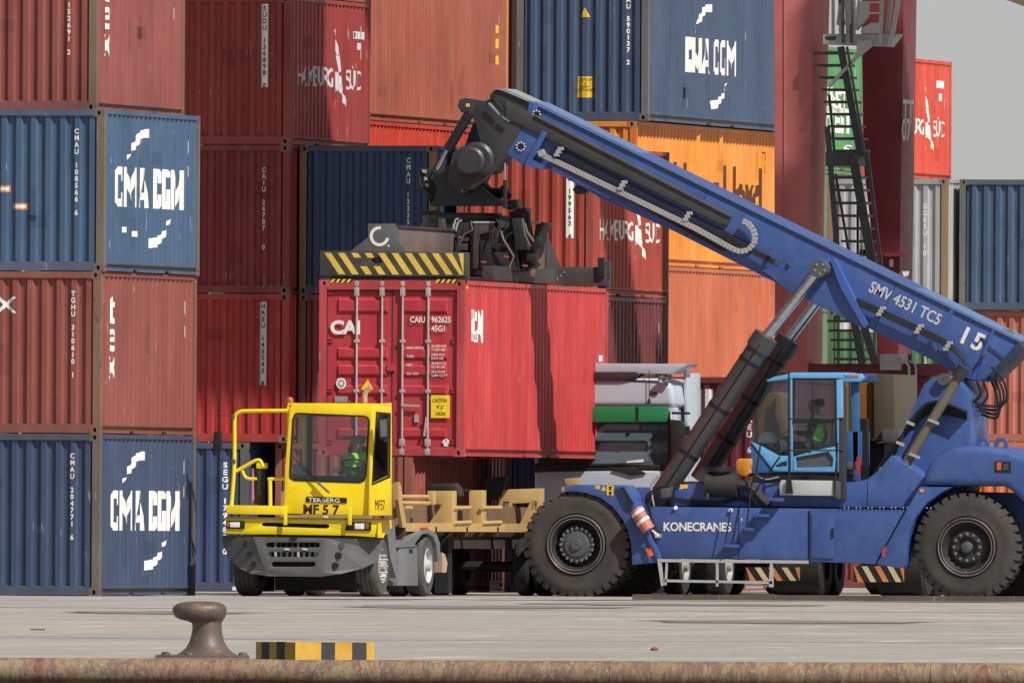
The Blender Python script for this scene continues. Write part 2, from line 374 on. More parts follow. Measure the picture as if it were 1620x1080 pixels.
# striped kerb block
al = radians(28); U1 = RT * cos(al) + FW * sin(al); V1 = -RT * sin(al) + FW * cos(al)
k0 = cf(468, 192.0, 0); kw, kd, kh = .725, .70, .142
kr = empty('kerb_block', k0, 'low concrete block striped yellow and black beside the bollard', 'block')
yel = paint('yellow kerb paint', (.66, .38, .045), .6, .45, .15, streak=False, rustcol=(.42, .16, .05), sc=2); blk = paint('black kerb paint', (.055, .052, .055), .6, .4, .2, streak=False, rustcol=(.16, .14, .13), sc=2)
def obox(a, b, c, d, z0, z1):
    q = [k0 + U1 * x + V1 * y + UP * z for z in (z0, z1) for x, y in ((a, c), (b, c), (b, d), (a, d))]
    return MB().add(q, [(0, 3, 2, 1), (4, 5, 6, 7), (0, 1, 5, 4), (1, 2, 6, 5), (2, 3, 7, 6), (3, 0, 4, 7)])
obox(.004, kw - .004, .004, kd - .004, 0, kh - .004).build('block_core', blk, kr)
def pxw(a): return (a - 468) / 125 * kw
for a, b, yl in ((468, 509, 1), (509, 531, 0), (531, 558, 1), (558, 581, 0), (581, 593, 1)):
    obox(pxw(a), pxw(b), 0, kd * .5, 0, kh).build('stripe', yel if yl else blk, kr, label='yellow stripe' if yl else 'black stripe')
ys = [0, .19, .33, .46, .6, .7]
for i in range(5):
    if ys[i + 1] > kd * .5:
        obox(0, kw * .3, max(ys[i], kd * .5), ys[i + 1], 0, kh).build('stripe', yel if i % 2 == 0 else blk, kr)
for a, b in ((.19, .33),):
    obox(-.003, .02, a, b, 0, kh + .003).build('stripe', blk, kr)
rl = random.Random(3); sc_m = paint('scrap timber', (.10, .08, .065), .9, .1)
a_ = cf(60, 246, .006); o_ = MB().bar(a_ - RT * .07, a_ + RT * .07 + FW * .2, .02, .008).build('debris_scrap', sc_m); tag(o_, 'thin dark scrap of timber lying on the apron left of the bollard', 'scrap')
om = paint('oil stained concrete', (.20, .185, .175), .7, .3, .3, streak=False)
for px_, d_, rx_, ry_ in ((900, 372, 1.6, 3.5), (1500, 371, 1.4, 3), (560, 366, 1.1, 4), (250, 300, 1.3, 6), (1250, 280, 1.8, 6), (760, 330, 2.2, 7), (1080, 345, 2.4, 6)):
    c_ = cf(px_, d_, .0075); n_ = 18; vs_ = [c_ + RT * (rx_ * cos(2 * pi * i / n_) * rl.uniform(.6, 1.2)) + FW * (ry_ * sin(2 * pi * i / n_) * rl.uniform(.6, 1.2)) for i in range(n_)]
    mb = MB(); mb.add(vs_, [tuple(range(n_))]); tag(mb.build('oil_stain', om), kind='structure')
# small stone on the apron
c = cf(1036, 210, 0)
st = MB().lathe([(0, .034), (.015, .036), (.03, .022), (.034, .002)], c, 'z', 9).build('stone', paint('red stone', (.22, .06, .05), .8, 0), None, smooth=True)
tag(st, 'small dark red stone lying alone on the pale apron', 'stone')

# ================================================================ containers
W = 2.438
def prof(u, p, d):
    t_ = (u % p) / p
    if p < .26:
        if t_ < .34: return 0.0
        if t_ < .50: return d * (t_ - .34) / .16
        if t_ < .82: return d
        return d * (1 - t_) / .18
    if t_ < .27: return 0.0
    if t_ < .5: return d * (t_ - .27) / .23
    if t_ < .77: return d
    return d * (1 - t_) / .23
def breaks(u0, u1, p):
    out = []; k = math.floor(u0 / p)
    while k * p < u1:
        for f in ((0, .34, .5, .82) if p < .26 else (0, .27, .5, .77)):
            q = (k + f) * p
            if u0 < q < u1: out.append(q)
        k += 1
    return out
EP, ED, SP_, SDp = .243, .048, .278, .038
white = paint('white lettering', (.78, .77, .73), .6, .0, .06, streak=False, bump=0)
greyw = paint('faded lettering', (.55, .56, .58), .6, .0, .06, streak=False, bump=0)
blackl = flat('black lettering', (.03, .03, .03)); yellowl = flat('yellow label', (.80, .50, .03)); orangel = flat('orange label', (.62, .25, .08)); brownl = flat('brown lettering', (.10, .035, .01))
CM = {}
def cmesh(kind, L, H):
    key = (kind, round(L, 2) if kind not in ('casting', 'end_wall', 'end_top_rail', 'end_bottom_rail') else 0, round(H, 2) if kind in ('corner_post', 'side_wall', 'end_wall') else 0)
    if key in CM: return CM[key]
    mb = MB(); h = W / 2
    if kind == 'end_wall':       # local x, front at y=0 facing -y
        us = [-h + .13] + breaks(-h + .13, h - .13, EP) + [h - .13]; z0, z1 = .14, H - .10
        for i in range(len(us) - 1):
            a, b = us[i], us[i + 1]; ya, yb = prof(a + 1e-6, EP, ED), prof(b - 1e-6, EP, ED)
            mb.add([(a, ya, z0), (b, yb, z0), (b, yb, z1), (a, ya, z1)], [(0, 1, 2, 3)])
    elif kind == 'side_wall':    # runs along local y, faces +x at x=0
        us = [-L / 2 + .12] + [q - L / 2 for q in breaks(.12, L - .12, SP_)] + [L / 2 - .12]; z0, z1 = .15, H - .07
        for i in range(len(us) - 1):
            a, b = us[i], us[i + 1]; xa, xb = -prof(a + L / 2 + 1e-6, SP_, SDp), -prof(b + L / 2 - 1e-6, SP_, SDp)
            mb.add([(xa, a, z0), (xb, b, z0), (xb, b, z1), (xa, a, z1)], [(0, 1, 2, 3)])
    elif kind == 'roof':
        n = int((L - .3) / .21); z = -.035
        for i in range(n):
            a = -L / 2 + .15 + i * .21
            for u0, u1, za, zb in ((0, .09, 0, 0), (.09, .12, 0, .02), (.12, .18, .02, .02), (.18, .21, .02, 0)):
                mb.add([(-h + .05, a + u0, z + za), (h - .05, a + u0, z + za), (h - .05, a + u1, z + zb), (-h + .05, a + u1, z + zb)], [(0, 1, 2, 3)])
        mb.box(-h + .05, h - .05, -L / 2 + .05, -L / 2 + .15, z - .02, z); mb.box(-h + .05, h - .05, -L / 2 + .15 + n * .21, L / 2 - .05, z - .02, z)
    elif kind == 'floor':
        mb.box(-h + .03, h - .03, -L / 2 + .03, L / 2 - .03, .10, .16)
    elif kind == 'corner_post':  # outer corner at (0,0), extends to -x, +y
        mb.prismz([(0, 0), (-.125, 0), (-.125, .02), (-.03, .03), (-.03, .12), (0, .12)], .118, H - .118)
    elif kind == 'casting':      # outer corner at origin, extends -x, +y, +z
        w_, d_, z_ = .178, .162, .118; o_ = .002
        hole = [( -w_ / 2 + .030 * cos(a) , z_ / 2 + .040 * sin(a)) for a in [i * pi / 4 for i in range(8)]]
        hole2 = [(d_ / 2 + .026 * cos(a), z_ / 2 + .036 * sin(a)) for a in [i * pi / 4 for i in range(8)]]
        mb.prism([(o_, 0), (-w_, 0), (-w_, z_), (o_, z_)], -o_, .022, [hole])
        mb.prismx([(.022, 0), (d_, 0), (d_, z_), (.022, z_)], o_, -.02, [hole2])
        mb.box(-w_, -.02, .022, d_, 0, .012); mb.box(-w_, -.02, .022, d_, z_ - .012, z_)
        mb.box(-w_, -w_ + .01, .022, d_, .012, z_ - .012); mb.box(-w_ + .01, -.02, d_ - .01, d_, .012, z_ - .012)
    elif kind == 'end_top_rail': mb.box(-h + .125, h - .125, 0, .06, -.105, -.004)
    elif kind == 'end_bottom_rail': mb.box(-h + .125, h - .125, .004, .08, .012, .145)
    elif kind == 'side_top_rail': mb.box(-.06, 0, -L / 2 + .12, L / 2 - .12, -.075, -.004)
    elif kind == 'side_bottom_rail':
        a, b = -L / 2 + .12, L / 2 - .12
        mb.box(-.05, 0, a, b, .125, .155); mb.box(-.10, -.045, a, b, .055, .125)
        cuts = [a + .02, -1.16, -.86, .86, 1.16, b - .02]
        for i in (0, 2, 4): mb.box(-.05, 0, cuts[i], cuts[i + 1], .012, .052)
    me = mb.mesh(kind); CM[key] = me; return me
def rustmix(rgb, k=.45): return tuple(c * (1 - k) + r * k for c, r in zip(rgb, (.17, .12, .085)))
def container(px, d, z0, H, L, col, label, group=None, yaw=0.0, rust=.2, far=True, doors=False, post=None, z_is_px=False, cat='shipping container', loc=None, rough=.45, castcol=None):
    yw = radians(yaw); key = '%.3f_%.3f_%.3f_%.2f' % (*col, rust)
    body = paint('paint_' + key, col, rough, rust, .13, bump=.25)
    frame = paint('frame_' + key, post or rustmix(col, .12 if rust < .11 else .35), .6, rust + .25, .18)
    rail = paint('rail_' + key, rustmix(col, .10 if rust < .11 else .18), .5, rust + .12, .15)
    cast = paint('cast_' + key, castcol or rustmix(col, .7), .7, .5, .2, streak=False)
    if loc is None:
        c = Dp(px, 900, d); r = Matrix.Rotation(yw, 2); off = r @ Vector((W / 2, -L / 2)); loc = (c.x - off.x, c.y - off.y, z0)
    root = empty('shipping_container', loc, label, cat, group, rz=yw); ORG[root.name] = Vector((0, 0, 0))
    h = W / 2
    parts = []
    def add(name, kind, mat, lo, rz=0): parts.append(obj(name, cmesh(kind, L, H), mat, root, lo, rz)); return parts[-1]
    if not doors: add('end_wall', 'end_wall', body, (0, -L / 2 + .02, 0))
    add('end_wall', 'end_wall', body, (0, L / 2 - .02, 0), pi)
    add('side_wall', 'side_wall', body, (h - .012, 0, 0)); add('side_wall', 'side_wall', body, (-h + .012, 0, 0), pi)
    add('roof', 'roof', body, (0, 0, H)); add('floor_plate', 'floor', frame, (0, 0, 0))
    for k, (x, y) in enumerate(((h, -L / 2), (h, L / 2), (-h, L / 2), (-h, -L / 2))):
        add('corner_post', 'corner_post', frame, (x, y, 0), k * pi / 2)
        add('corner_casting', 'casting', cast, (x, y, 0), k * pi / 2); add('corner_casting', 'casting', cast, (x, y, H - .118), k * pi / 2)
    for s_ in (0, 1):
        if not (doors and s_ == 0):
            add('top_rail', 'end_top_rail', rail, (0, (-L / 2 if s_ == 0 else L / 2), H), s_ * pi)
            add('bottom_rail', 'end_bottom_rail', rail, (0, (-L / 2 if s_ == 0 else L / 2), 0), s_ * pi)
        add('top_rail', 'side_top_rail', body, ((h if s_ == 0 else -h), 0, H), s_ * pi)
        add('bottom_rail', 'side_bottom_rail', rail, ((h if s_ == 0 else -h), 0, 0), s_ * pi)
    root['L'] = L; root['H'] = H
    rp = random.Random(int(px * 7 + z0 * 100 + d)); pm = paint('patch_' + key, tuple(q_ * .80 for q_ in col), rough + .1, .35, .1); sm = paint('plate_' + key, tuple(.12 + .35 * q_ for q_ in col), .5, .3, .1)
    if far and px:
        for k_ in range(rp.randint(1, 3)):
            w_, h_ = rp.choice(((.22, .30), (.12, .5), (.35, .2))); u_, v_ = rp.uniform(-1.0, .7), rp.uniform(.3, 1.9)
            if not doors: on_end(root, poly_bm([[(u_, v_), (u_ + w_, v_), (u_ + w_, v_ + h_), (u_, v_ + h_)]]), pm, 'repair_patch', .0015)
            u_, v_ = rp.uniform(.6, L - 1.5), rp.uniform(.25, 1.8); w_ *= 2
            on_side(root, poly_bm([[(u_, v_), (u_ + w_, v_), (u_ + w_, v_ + h_), (u_, v_ + h_)]]), pm, 'repair_patch', .0015)
        on_side(root, poly_bm([[(L - .75, H - .62), (L - .62, H - .62), (L - .62, H - .42), (L - .75, H - .42)]]), greyw, 'placard'); on_side(root, poly_bm([[(L - .75, H - 1.0), (L - .68, H - 1.0), (L - .68, H - .82), (L - .75, H - .82)]]), greyw, 'placard')
    return root
def on_side(root, bm, mat, name='lettering', pr_=.003):
    L = root['L']
    return place_bm(bm, name, mat, root, lambda u, v: (W / 2 - .012 - prof(u, SP_, SDp) + pr_, -L / 2 + u, v), breaks(0, L, SP_))
def on_end(root, bm, mat, name='lettering', pr_=.003):
    L = root['L']
    return place_bm(bm, name, mat, root, lambda u, v: (u, -L / 2 + .02 + prof(u, EP, ED) - pr_, v), breaks(-W / 2, W / 2, EP))
def vnumber(root, s, fromright, ztop, ch=.095, pitch=1.0, mat=white, panel=None, sx=.95):
    u = W / 2 - fromright; n = len(s); step = ch * 1.32 * pitch
    bm = bmesh.new(); first = None
    body = '\n'.join(s)
    b = text_bm(body, ch, .03, sx, 'CENTER', line=1.32 * pitch / 1.0 * (.729), u=u, v=ztop - ch)
    if panel:
        x0, x1 = u - ch * .75, u + ch * .75; z0 = ztop - ch * .96 * n * 1.32 * pitch - .02
        on_end(root, poly_bm([[(x0, z0), (x1, z0), (x1, ztop + .03), (x0, ztop + .03)]]), panel, 'number_panel', .002)
        return on_end(root, b, mat, pr_=.005)
    return on_end(root, b, mat)
_cl = [[(0, .10), (.14, 0), (.42, 0), (.42, 1), (.14, 1), (0, .90)], [(.42, .80), (.62, .80), (.62, .64), (1, .64), (1, .90), (.86, 1), (.42, 1)], [(.42, 0), (.86, 0), (1, .10), (1, .36), (.62, .36), (.62, .20), (.42, .20)]]
BLK = {'C': _cl, 'G': [_cl[0], [(.42, .80), (1, .80), (1, .92), (.86, 1), (.42, 1)], [(.42, 0), (1, 0), (1, .20), (.42, .20)], [(.66, .20), (1, .20), (1, .50), (.66, .50)]],
       'M': [[(0, 0), (.24, 0), (.24, 1), (0, 1)], [(.76, 0), (1, 0), (1, 1), (.76, 1)], [(.24, 1), (.24, .60), (.50, .08), (.50, .46)], [(.76, 1), (.50, .46), (.50, .08), (.76, .60)]],
       'A': [[(0, 0), (.28, 0), (.50, 1), (.30, 1)], [(1, 0), (.70, 1), (.50, 1), (.72, 0)], [(.33, .20), (.67, .20), (.62, .38), (.38, .38)]]}
def cma(root, uc, zc, s=1.0):
    """the two words and the two brush strokes on the long side. uc = distance from the near end"""
    u = uc
    for ch in 'CMA CGM':
        if ch == ' ': u += .24 * s; continue
        w_ = {'C': .50, 'M': .82, 'A': .62, 'G': .50}[ch] * s; hh_ = .64 * s
        for pg in BLK[ch]: on_side(root, poly_bm([[(u + a * w_, zc + b * hh_) for a, b in pg]]), white, 'lettering')
        u += w_ + .055 * s
    g = lambda pts: [(uc + ((a - 160) / 24.7 - .9) * s, zc + (332 - b) / 98 * s) for a, b in pts]
    for ps in (((236, 207), (236, 221), (224, 222), (219, 230), (213, 241), (205, 245), (206, 236), (212, 227), (217, 215), (226, 208)), ((205, 248), (202, 258), (200, 262), (202, 250))):
        on_side(root, poly_bm([g(ps)]), white, 'brush_stroke')
    for ps in (((233, 380), (248, 377), (256, 368), (262, 363), (262, 372), (255, 382), (247, 393), (234, 395)), ((261, 361), (263, 352), (268, 345), (266, 355))):
        on_side(root, poly_bm([g(ps)]), white, 'brush_stroke')
def hamburg(root, uc, zc, s=1.0, mat=None, tail=True):
    mat = mat or white
    on_side(root, text_bm('HAMBURG', .38 * s, .004, 1.12, 'LEFT', u=uc, v=zc), mat)
    if tail: on_side(root, text_bm('SÜD', .36 * s, .006, 1.25, 'LEFT', u=uc + 3.75 * s, v=zc), mat)
    k = s
    em = [[(2.15, 1.02), (2.3, 1.04), (2.4, .93), (2.3, .86)], [(2.3, .88), (2.42, .9), (2.62, .58), (2.5, .56)], [(2.45, .58), (2.8, .6), (2.85, .3), (2.55, .25)], [(2.4, .3), (2.85, .22), (2.9, .05), (2.45, -.05), (2.3, .05)], [(2.35, .02), (2.5, .0), (2.2, -.35)], [(2.7, 0), (2.9, .08), (3.35, -.22), (3.3, -.32), (3.05, -.2)]]
    for p in em: on_side(root, poly_bm([[(uc + (a * .8 + 1.05) * k, zc + b * k) for a, b in p]]), mat, 'emblem')

BLUE, BLUE2, BLUE3 = (.050, .105, .20), (.045, .075, .155), (.055, .10, .185)
RED1, RED2, RED3 = (.27, .075, .065), (.31, .052, .042), (.30, .115, .085)
MAR = (.13, .03, .035)
H8 = 2.591
L20, L40 = 6.058, 12.192
G1 = 'containers in the tall left front stack'; G2 = 'containers in the second row behind the yard tractor'; G3 = 'containers in the far stack behind the boom'; G4 = 'containers stacked behind the right end of the crane'
# left front stack
c = container(157, 376, 0, H8, L20, (.045, .070, .135), 'faded dark blue container with white letters, bottom of the left front stack on the ground', G1, -.9, .22, post=(.14, .12, .10))
cma(c, .8, 1.05, 1.0); vnumber(c, 'CMAU 204771 6', .46, 2.28, .082)
c = container(157, 376, H8, H8, L20, (.235, .068, .055), 'scratched brick red container second from the ground in the left front stack', G1, -.9, .3, post=(.20, .11, .075))
for i_, l_ in enumerate('tex'): on_side(c, text_bm(l_, .52, .02, 1.15, 'CENTER', u=.80, v=1.78 - .44 * i_), white)
on_end(c, text_bm('X', .26, .02, 1.3, 'CENTER', u=-W / 2 + .86, v=1.93), white); vnumber(c, 'TGHU 310610 1', .46, 2.28, .082)
c = container(161, 376, 2 * H8, H8, L20, (.055, .105, .19), 'brighter blue container with white letters and orange stickers in the left front stack', G1, -.9, .25, post=(.17, .13, .10))
cma(c, .8, 1.05, 1.0); vnumber(c, 'CMAU 108566 6', .46, 2.28, .082)
for a, b, w_ in ((-.56, 1.26, .22), (-.30, .98, .25)):
    on_end(c, poly_bm([[(a, b), (a + w_, b), (a + w_, b + .11), (a, b + .11)]]), orangel, 'sticker')
    on_end(c, poly_bm([[(a + .03, b + .03), (a + w_ - .03, b + .03), (a + w_ - .03, b + .08), (a + .03, b + .08)]]), white, 'sticker', .005)
for a, b in ((1.3, .64), (1.9, .58)): on_side(c, poly_bm([[(a, b), (a + .3, b), (a + .3, b + .09), (a, b + .09)]]), white, 'sticker')
c = container(148, 377.5, 3 * H8, H8, L20, (.245, .070, .062), 'dusty rose red container at the top of the left front stack', G1, .3, .12, post=(.18, .12, .08))
for i_, l_ in enumerate('tex'): on_side(c, text_bm(l_, .52, .02, 1.15, 'CENTER', u=.80, v=1.78 - .44 * i_), white)
on_end(c, text_bm('X', .26, .02, 1.3, 'CENTER', u=-W / 2 + .86, v=1.93), white); vnumber(c, 'TGHU 152691 2', .46, 2.28, .082)

# second row
D2 = 409.7
c = container(390, D2, 0, H8, L20, (.042, .066, .145), 'dark blue container on the ground right behind the yard tractor railing', G2, 0, .12, post=(.10, .10, .10))
vnumber(c, 'SEGU 179482 0', .40, 2.25, .095, sx=1.1)
on_end(c, poly_bm([[(.93, .02), (1.08, .02), (1.08, .085), (.93, .085)]]), white, 'sticker', .03)
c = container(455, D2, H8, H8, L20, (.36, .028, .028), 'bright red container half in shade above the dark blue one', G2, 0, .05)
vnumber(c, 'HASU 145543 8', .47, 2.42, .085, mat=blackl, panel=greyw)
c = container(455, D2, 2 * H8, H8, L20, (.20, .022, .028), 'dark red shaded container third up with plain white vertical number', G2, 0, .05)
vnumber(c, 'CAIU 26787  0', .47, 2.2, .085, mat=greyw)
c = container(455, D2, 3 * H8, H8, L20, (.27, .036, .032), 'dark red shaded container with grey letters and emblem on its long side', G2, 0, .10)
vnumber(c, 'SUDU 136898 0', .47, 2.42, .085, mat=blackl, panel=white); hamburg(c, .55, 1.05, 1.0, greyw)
for a, b, w_, h_ in ((4.75, 1.95, .85, .13), (5.05, 1.76, .32, .12)): on_side(c, poly_bm([[(a, b), (a + w_, b), (a + w_, b + h_), (a, b + h_)]]), greyw, 'number_panel')
on_side(c, text_bm('U 6', .10, .01, 2, 'LEFT', u=4.8, v=1.965), blackl, pr_=.006)
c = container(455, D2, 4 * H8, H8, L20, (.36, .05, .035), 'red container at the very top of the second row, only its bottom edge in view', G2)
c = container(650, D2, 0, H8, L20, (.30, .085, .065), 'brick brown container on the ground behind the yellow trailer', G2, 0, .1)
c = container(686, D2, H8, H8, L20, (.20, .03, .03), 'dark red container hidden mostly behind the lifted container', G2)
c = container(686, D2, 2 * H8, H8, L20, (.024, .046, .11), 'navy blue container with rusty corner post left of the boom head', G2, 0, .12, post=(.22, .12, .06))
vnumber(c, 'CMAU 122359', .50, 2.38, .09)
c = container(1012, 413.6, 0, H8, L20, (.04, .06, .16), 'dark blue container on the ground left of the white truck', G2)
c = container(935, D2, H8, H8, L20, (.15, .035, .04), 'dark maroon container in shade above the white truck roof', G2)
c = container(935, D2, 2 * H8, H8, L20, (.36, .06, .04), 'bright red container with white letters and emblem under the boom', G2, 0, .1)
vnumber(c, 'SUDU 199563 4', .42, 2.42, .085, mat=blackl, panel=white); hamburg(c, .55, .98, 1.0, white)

# far stack
D3 = 425.0; HC = 2.95
c = container(559, D3, 2 * HC + H8, H8, L40, (.36, .105, .07), 'long orange brown container lit by the sun above the boom head', G3, 0, .03, post=(.70, .25, .05))
on_side(c, poly_bm([[(11.2, 1.95), (11.45, 1.95), (11.45, 1.8), (11.2, 1.8)], [(11.2, 1.7), (11.45, 1.7), (11.45, 1.52), (11.2, 1.52)]]), yellowl, 'marking'); on_side(c, poly_bm([[(11.15, 1.22), (11.6, 1.22), (11.38, 1.4)]]), yellowl, 'warning_triangle')
c = container(559, D3, 2 * HC, H8, L40, (.52, .05, .028), 'vivid red long container just below the orange brown one', G3, 0, .03)
container(559, D3, HC, HC, L40, (.3, .06, .05), 'red container under the vivid red long one in the far stack', G3)
container(559, D3, 0, HC, L40, (.3, .06, .05), 'red container on the ground at the left foot of the far stack', G3)
c = container(1021, D3, 2 * HC + H8, H8, L40, (.055, .088, .155), 'big grey blue container with white letters at the top centre', G3, 0, .10, post=(.16, .15, .14))
cma(c, 3.2, .95, 1.0); vnumber(c, 'CMAU 590137 2', .38, 2.25 + .2, .085)
on_end(c, poly_bm([[(-.10, .42), (.17, .42), (.17, .80), (-.10, .80)]]), yellowl, 'height_label'); on_end(c, text_bm('CAUTION\n9\' 6"\nHIGH\nCONTAINER', .05, .004, 1, 'CENTER', line=.9, u=.035, v=.72), blackl, pr_=.006)
on_end(c, poly_bm([[(-.05, 1.87), (.13, 1.87), (.04, 2.05)]]), yellowl, 'warning_triangle')
c = container(1003, D3, 2 * HC, H8, L40, (.78, .27, .04), 'bright orange long container with black letters behind the boom', G3, 0, .04, post=(.62, .17, .04))
on_side(c, text_bm('Hapag-Lloyd', 1.0, .035, 1.08, 'LEFT', u=3.2, v=.92), brownl); on_side(c, text_bm('LT\n21', .17, .01, 1.6, 'LEFT', u=10.6, v=2.05), brownl)
c = container(1003, D3, HC, HC, L40, (.50, .13, .06), 'plain orange brown container below the bright orange one', G3, 0, .05)
c = container(1003, D3, 0, HC, L40, (.3, .05, .04), 'dark red container at the foot of the far stack', G3)
for k_, n_ in enumerate(('on the ground', 'second from the ground', 'third from the ground', 'topmost beside the big grey blue one')): container(905, 442, k_ * 2.9, 2.9, L20, (.07, .03, .035), 'dark brown container behind the far stack, ' + n_, G3)
# right group
D4, D5 = 465.0, 504.0
HR = 2.9
c = container(1498, D4, HR, H8, L20, (.09, .20, .085), 'green container with pale streaks behind the crane stairs', G4, 0, .2); vnumber(c, 'EGHU 325647 1', .46, 2.3, .085)
on_end(c, poly_bm([[(-1.0, 2.15), (-.7, 2.15), (-.7, 2.35), (-1.0, 2.35)], [(-.6, 2.15), (-.3, 2.15), (-.3, 2.35), (-.6, 2.35)]]), greyw, 'faded_patch')
container(1498, D4, 0, HR, L20, (.22, .04, .04), 'dark red container on the ground under the green one', G4)
c = container(1496, D4, HR + H8, H8, L20, (.36, .37, .38), 'pale grey container with a rusty post between the crane legs', G4, 0, .12, post=(.27, .17, .11)); vnumber(c, 'GGESU 10', .46, 2.1, .1)
X5 = 1706
c = container(X5, D4, HR + H8, H8, L20, (.058, .10, .17), 'scuffed blue container at the right edge of the photo', G4, 0, .25, post=(.13, .14, .14))
c = container(X5 + 22, D4, HR, H8, L20, (.42, .14, .10), 'salmon red container behind the blue boom foot', G4, 0, .15)
c = container(X5 + 22, D4, 0, HR, L20, (.6, .17, .05), 'orange container under the salmon red one', G4)
c = container(1409, D5, 3 * HR, H8, L20, (.60, .075, .045), 'vivid red container with white emblem standing against the sky', G4, 0, .06); hamburg(c, .55, .95, 1.0, white)
for a, b, w_, h_ in ((4.5, 2.0, .95, .16), (4.75, 1.72, .45, .16)): on_side(c, poly_bm([[(a, b), (a + w_, b), (a + w_, b + h_), (a, b + h_)]]), white, 'number_panel')
for k, n_ in enumerate(('on the ground', 'one up from the ground', 'just below the vivid red one with the emblem')): container(1409, D5, k * HR, HR, L20, (.25, .06, .05), 'red container %s in the back stack' % n_, G4)
c = container(1264, D5 - 12, 3 * HR, H8, L20, (.085, .27, .10), 'green container with large white letters seen through the crane stairs', G4, 0, .05)
on_side(c, text_bm('EAST\nWEST', .50, .04, 1.6, 'LEFT', line=.62, u=2.2, v=1.25), white); on_side(c, text_bm('MED', .17, .01, 2, 'LEFT', u=4.2, v=.4), white)
for k, n_ in enumerate(('on the ground', 'one up from the ground', 'just below the green one with large letters')): container(1264, D5 - 12, k * HR, HR, L20, (.12, .2, .11), 'green container %s behind the crane leg' % n_, G4)
# ================================================================ gantry crane (rubber tyred) at the right
YG = Dp(1260, 900, 413).y
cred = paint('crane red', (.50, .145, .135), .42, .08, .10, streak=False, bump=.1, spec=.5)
cred_shade = paint('crane red shaded', (.17, .028, .040), .45, .06, .10, streak=False, bump=.1)  # deeper copy of the crane red, shade put into the colour
cgrey = paint('galvanised steel', (.42, .43, .41), .5, .12, .10, streak=False, metal=.2)
dstl = paint('dark stair steel', (.055, .062, .070), .5, .06, .2, streak=False)
g0 = P(1290, 940, YG); g0.z = 0
gr = empty('gantry_crane', g0, 'tall maroon gantry crane with steel stairs and grey platform straddling the stacks', 'crane')
def legp(name, pts, y, th, m, lab=None):
    o = MB().pp(pts, y, th).build(name, m, gr, bevel=.02, label=lab); return o
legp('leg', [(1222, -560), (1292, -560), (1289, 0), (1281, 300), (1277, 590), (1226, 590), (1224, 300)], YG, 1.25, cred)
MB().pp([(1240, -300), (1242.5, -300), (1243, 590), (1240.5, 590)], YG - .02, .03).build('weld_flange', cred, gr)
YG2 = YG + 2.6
legp('leg', [(1362, -560), (1432, -560), (1430, 0), (1424, 300), (1421, 590), (1388, 590), (1384, 420), (1366, 260), (1363, 60)], YG2, 1.1, cred_shade)
xl = P(1431, 300, YG2).x
# marks on the second leg's right flank
def legmark(s_, u_px, y_px, h_, sx):
    q = Q(u_px, y_px, xl + .004)
    place_bm(text_bm(s_, h_, .02, sx), 'lettering', greyw, gr, lambda u, v: Vector((xl + .02, q.y + u, q.z + v)) - g0)
legmark('TT', 1427, 192, .40, 1.35); legmark('07', 1425.5, 222, .40, 1.35)
MB().pp([(1195, 575), (1500, 575), (1500, 594), (1195, 594)], YG + .1, .5).build('sill_beam', cred_shade, gr, bevel=.01)
MB().pp([(1222, 594), (1285, 594), (1285, 640), (1222, 640)], YG + .1, .7).build('bogie_frame', cred_shade, gr, bevel=.02)
MB().pp([(1200, 640), (1300, 640), (1290, 800), (1205, 800)], YG + .2, .7).build('bogie_frame', cred_shade, gr, bevel=.02)
MB().pp([(1400, 594), (1470, 594), (1465, 800), (1405, 800)], YG + .3, .7).build('bogie_frame', cred_shade, gr, bevel=.02)
trub = paint('tyre rubber', (.028, .027, .027), .8, 0, .2, streak=False, spec=.3)
for px in (1250, 1412):
    for yy in (YG + .55, YG + 2.6):
        q = P(px, 872, YG + .55)
        MB().lathe([(-.42, .3), (-.42, .6), (-.36, .67), (-.03, .67), (0, .62), (.03, .67), (.36, .67), (.42, .6), (.42, .3)], (q.x, yy, .67), 'x', 28).build('wheel', trub, gr, smooth=True)
        MB().lathe([(-.40, .01), (-.40, .3), (.40, .3), (.40, .01)], (q.x, yy, .67), 'x', 18).build('rim', cgrey, gr, smooth=True)
# girders, end beams and far legs of the gantry, outside the picture
zt = 18.2
gx0, gx1 = g0.x - 1.0, g0.x + 25.0
for yy in (YG - .1, YG2): MB().box(gx0, gx1, yy, yy + 1.1, zt, zt + 1.7).build('girder', cred, gr, bevel=.02)
for xx in (gx0 - .2, gx1 - 1.0):
    MB().box(xx, xx + 1.0, YG - .1, YG2 + 1.1, zt + .1, zt + 1.2).build('end_beam', cred, gr, bevel=.02)
for yy in (YG - .1, YG2):
    MB().box(gx1 - .9, gx1, yy + .1, yy + 1.0, 0, zt).build('leg', cred, gr, bevel=.02)
# lit cut-outs in the cap of the stair tower, service platform
py_ = YG - .35
def gp(name, pts, y, th, m=cgrey, lab=None): return MB().pp(pts, y, th).build(name, m, gr, label=lab)
gp('platform_beam', [(1303, 54), (1420, 54), (1405, 74), (1303, 70)], py_, .5)
gp('platform_frame', [(1302, 55), (1327, 55), (1327, 71), (1302, 70)], py_ - .06, .06)
MB().pp([(1305, 57.5), (1324, 57.5), (1321, 64), (1307, 64)], py_ - .062, .01).build('grating', dstl, gr)
gp('gusset_plate', [(1355, 64), (1380, 64), (1378, 74), (1362, 88), (1355, 82)], py_ - .08, .08)
gp('gusset_plate', [(1362, 46), (1378, 36), (1392, 37), (1392, 53), (1362, 53)], py_ - .1, .08)
def gt(name, a, b, wpx, y, m=cgrey, dp=.07):
    w_ = wpx / ppm(y, a[0]); MB().bar(P(*a, y), P(*b, y), w_, dp).build(name, m, gr)
gt('brace', (1360, 86), (1312, 136), 5, py_ - .02)
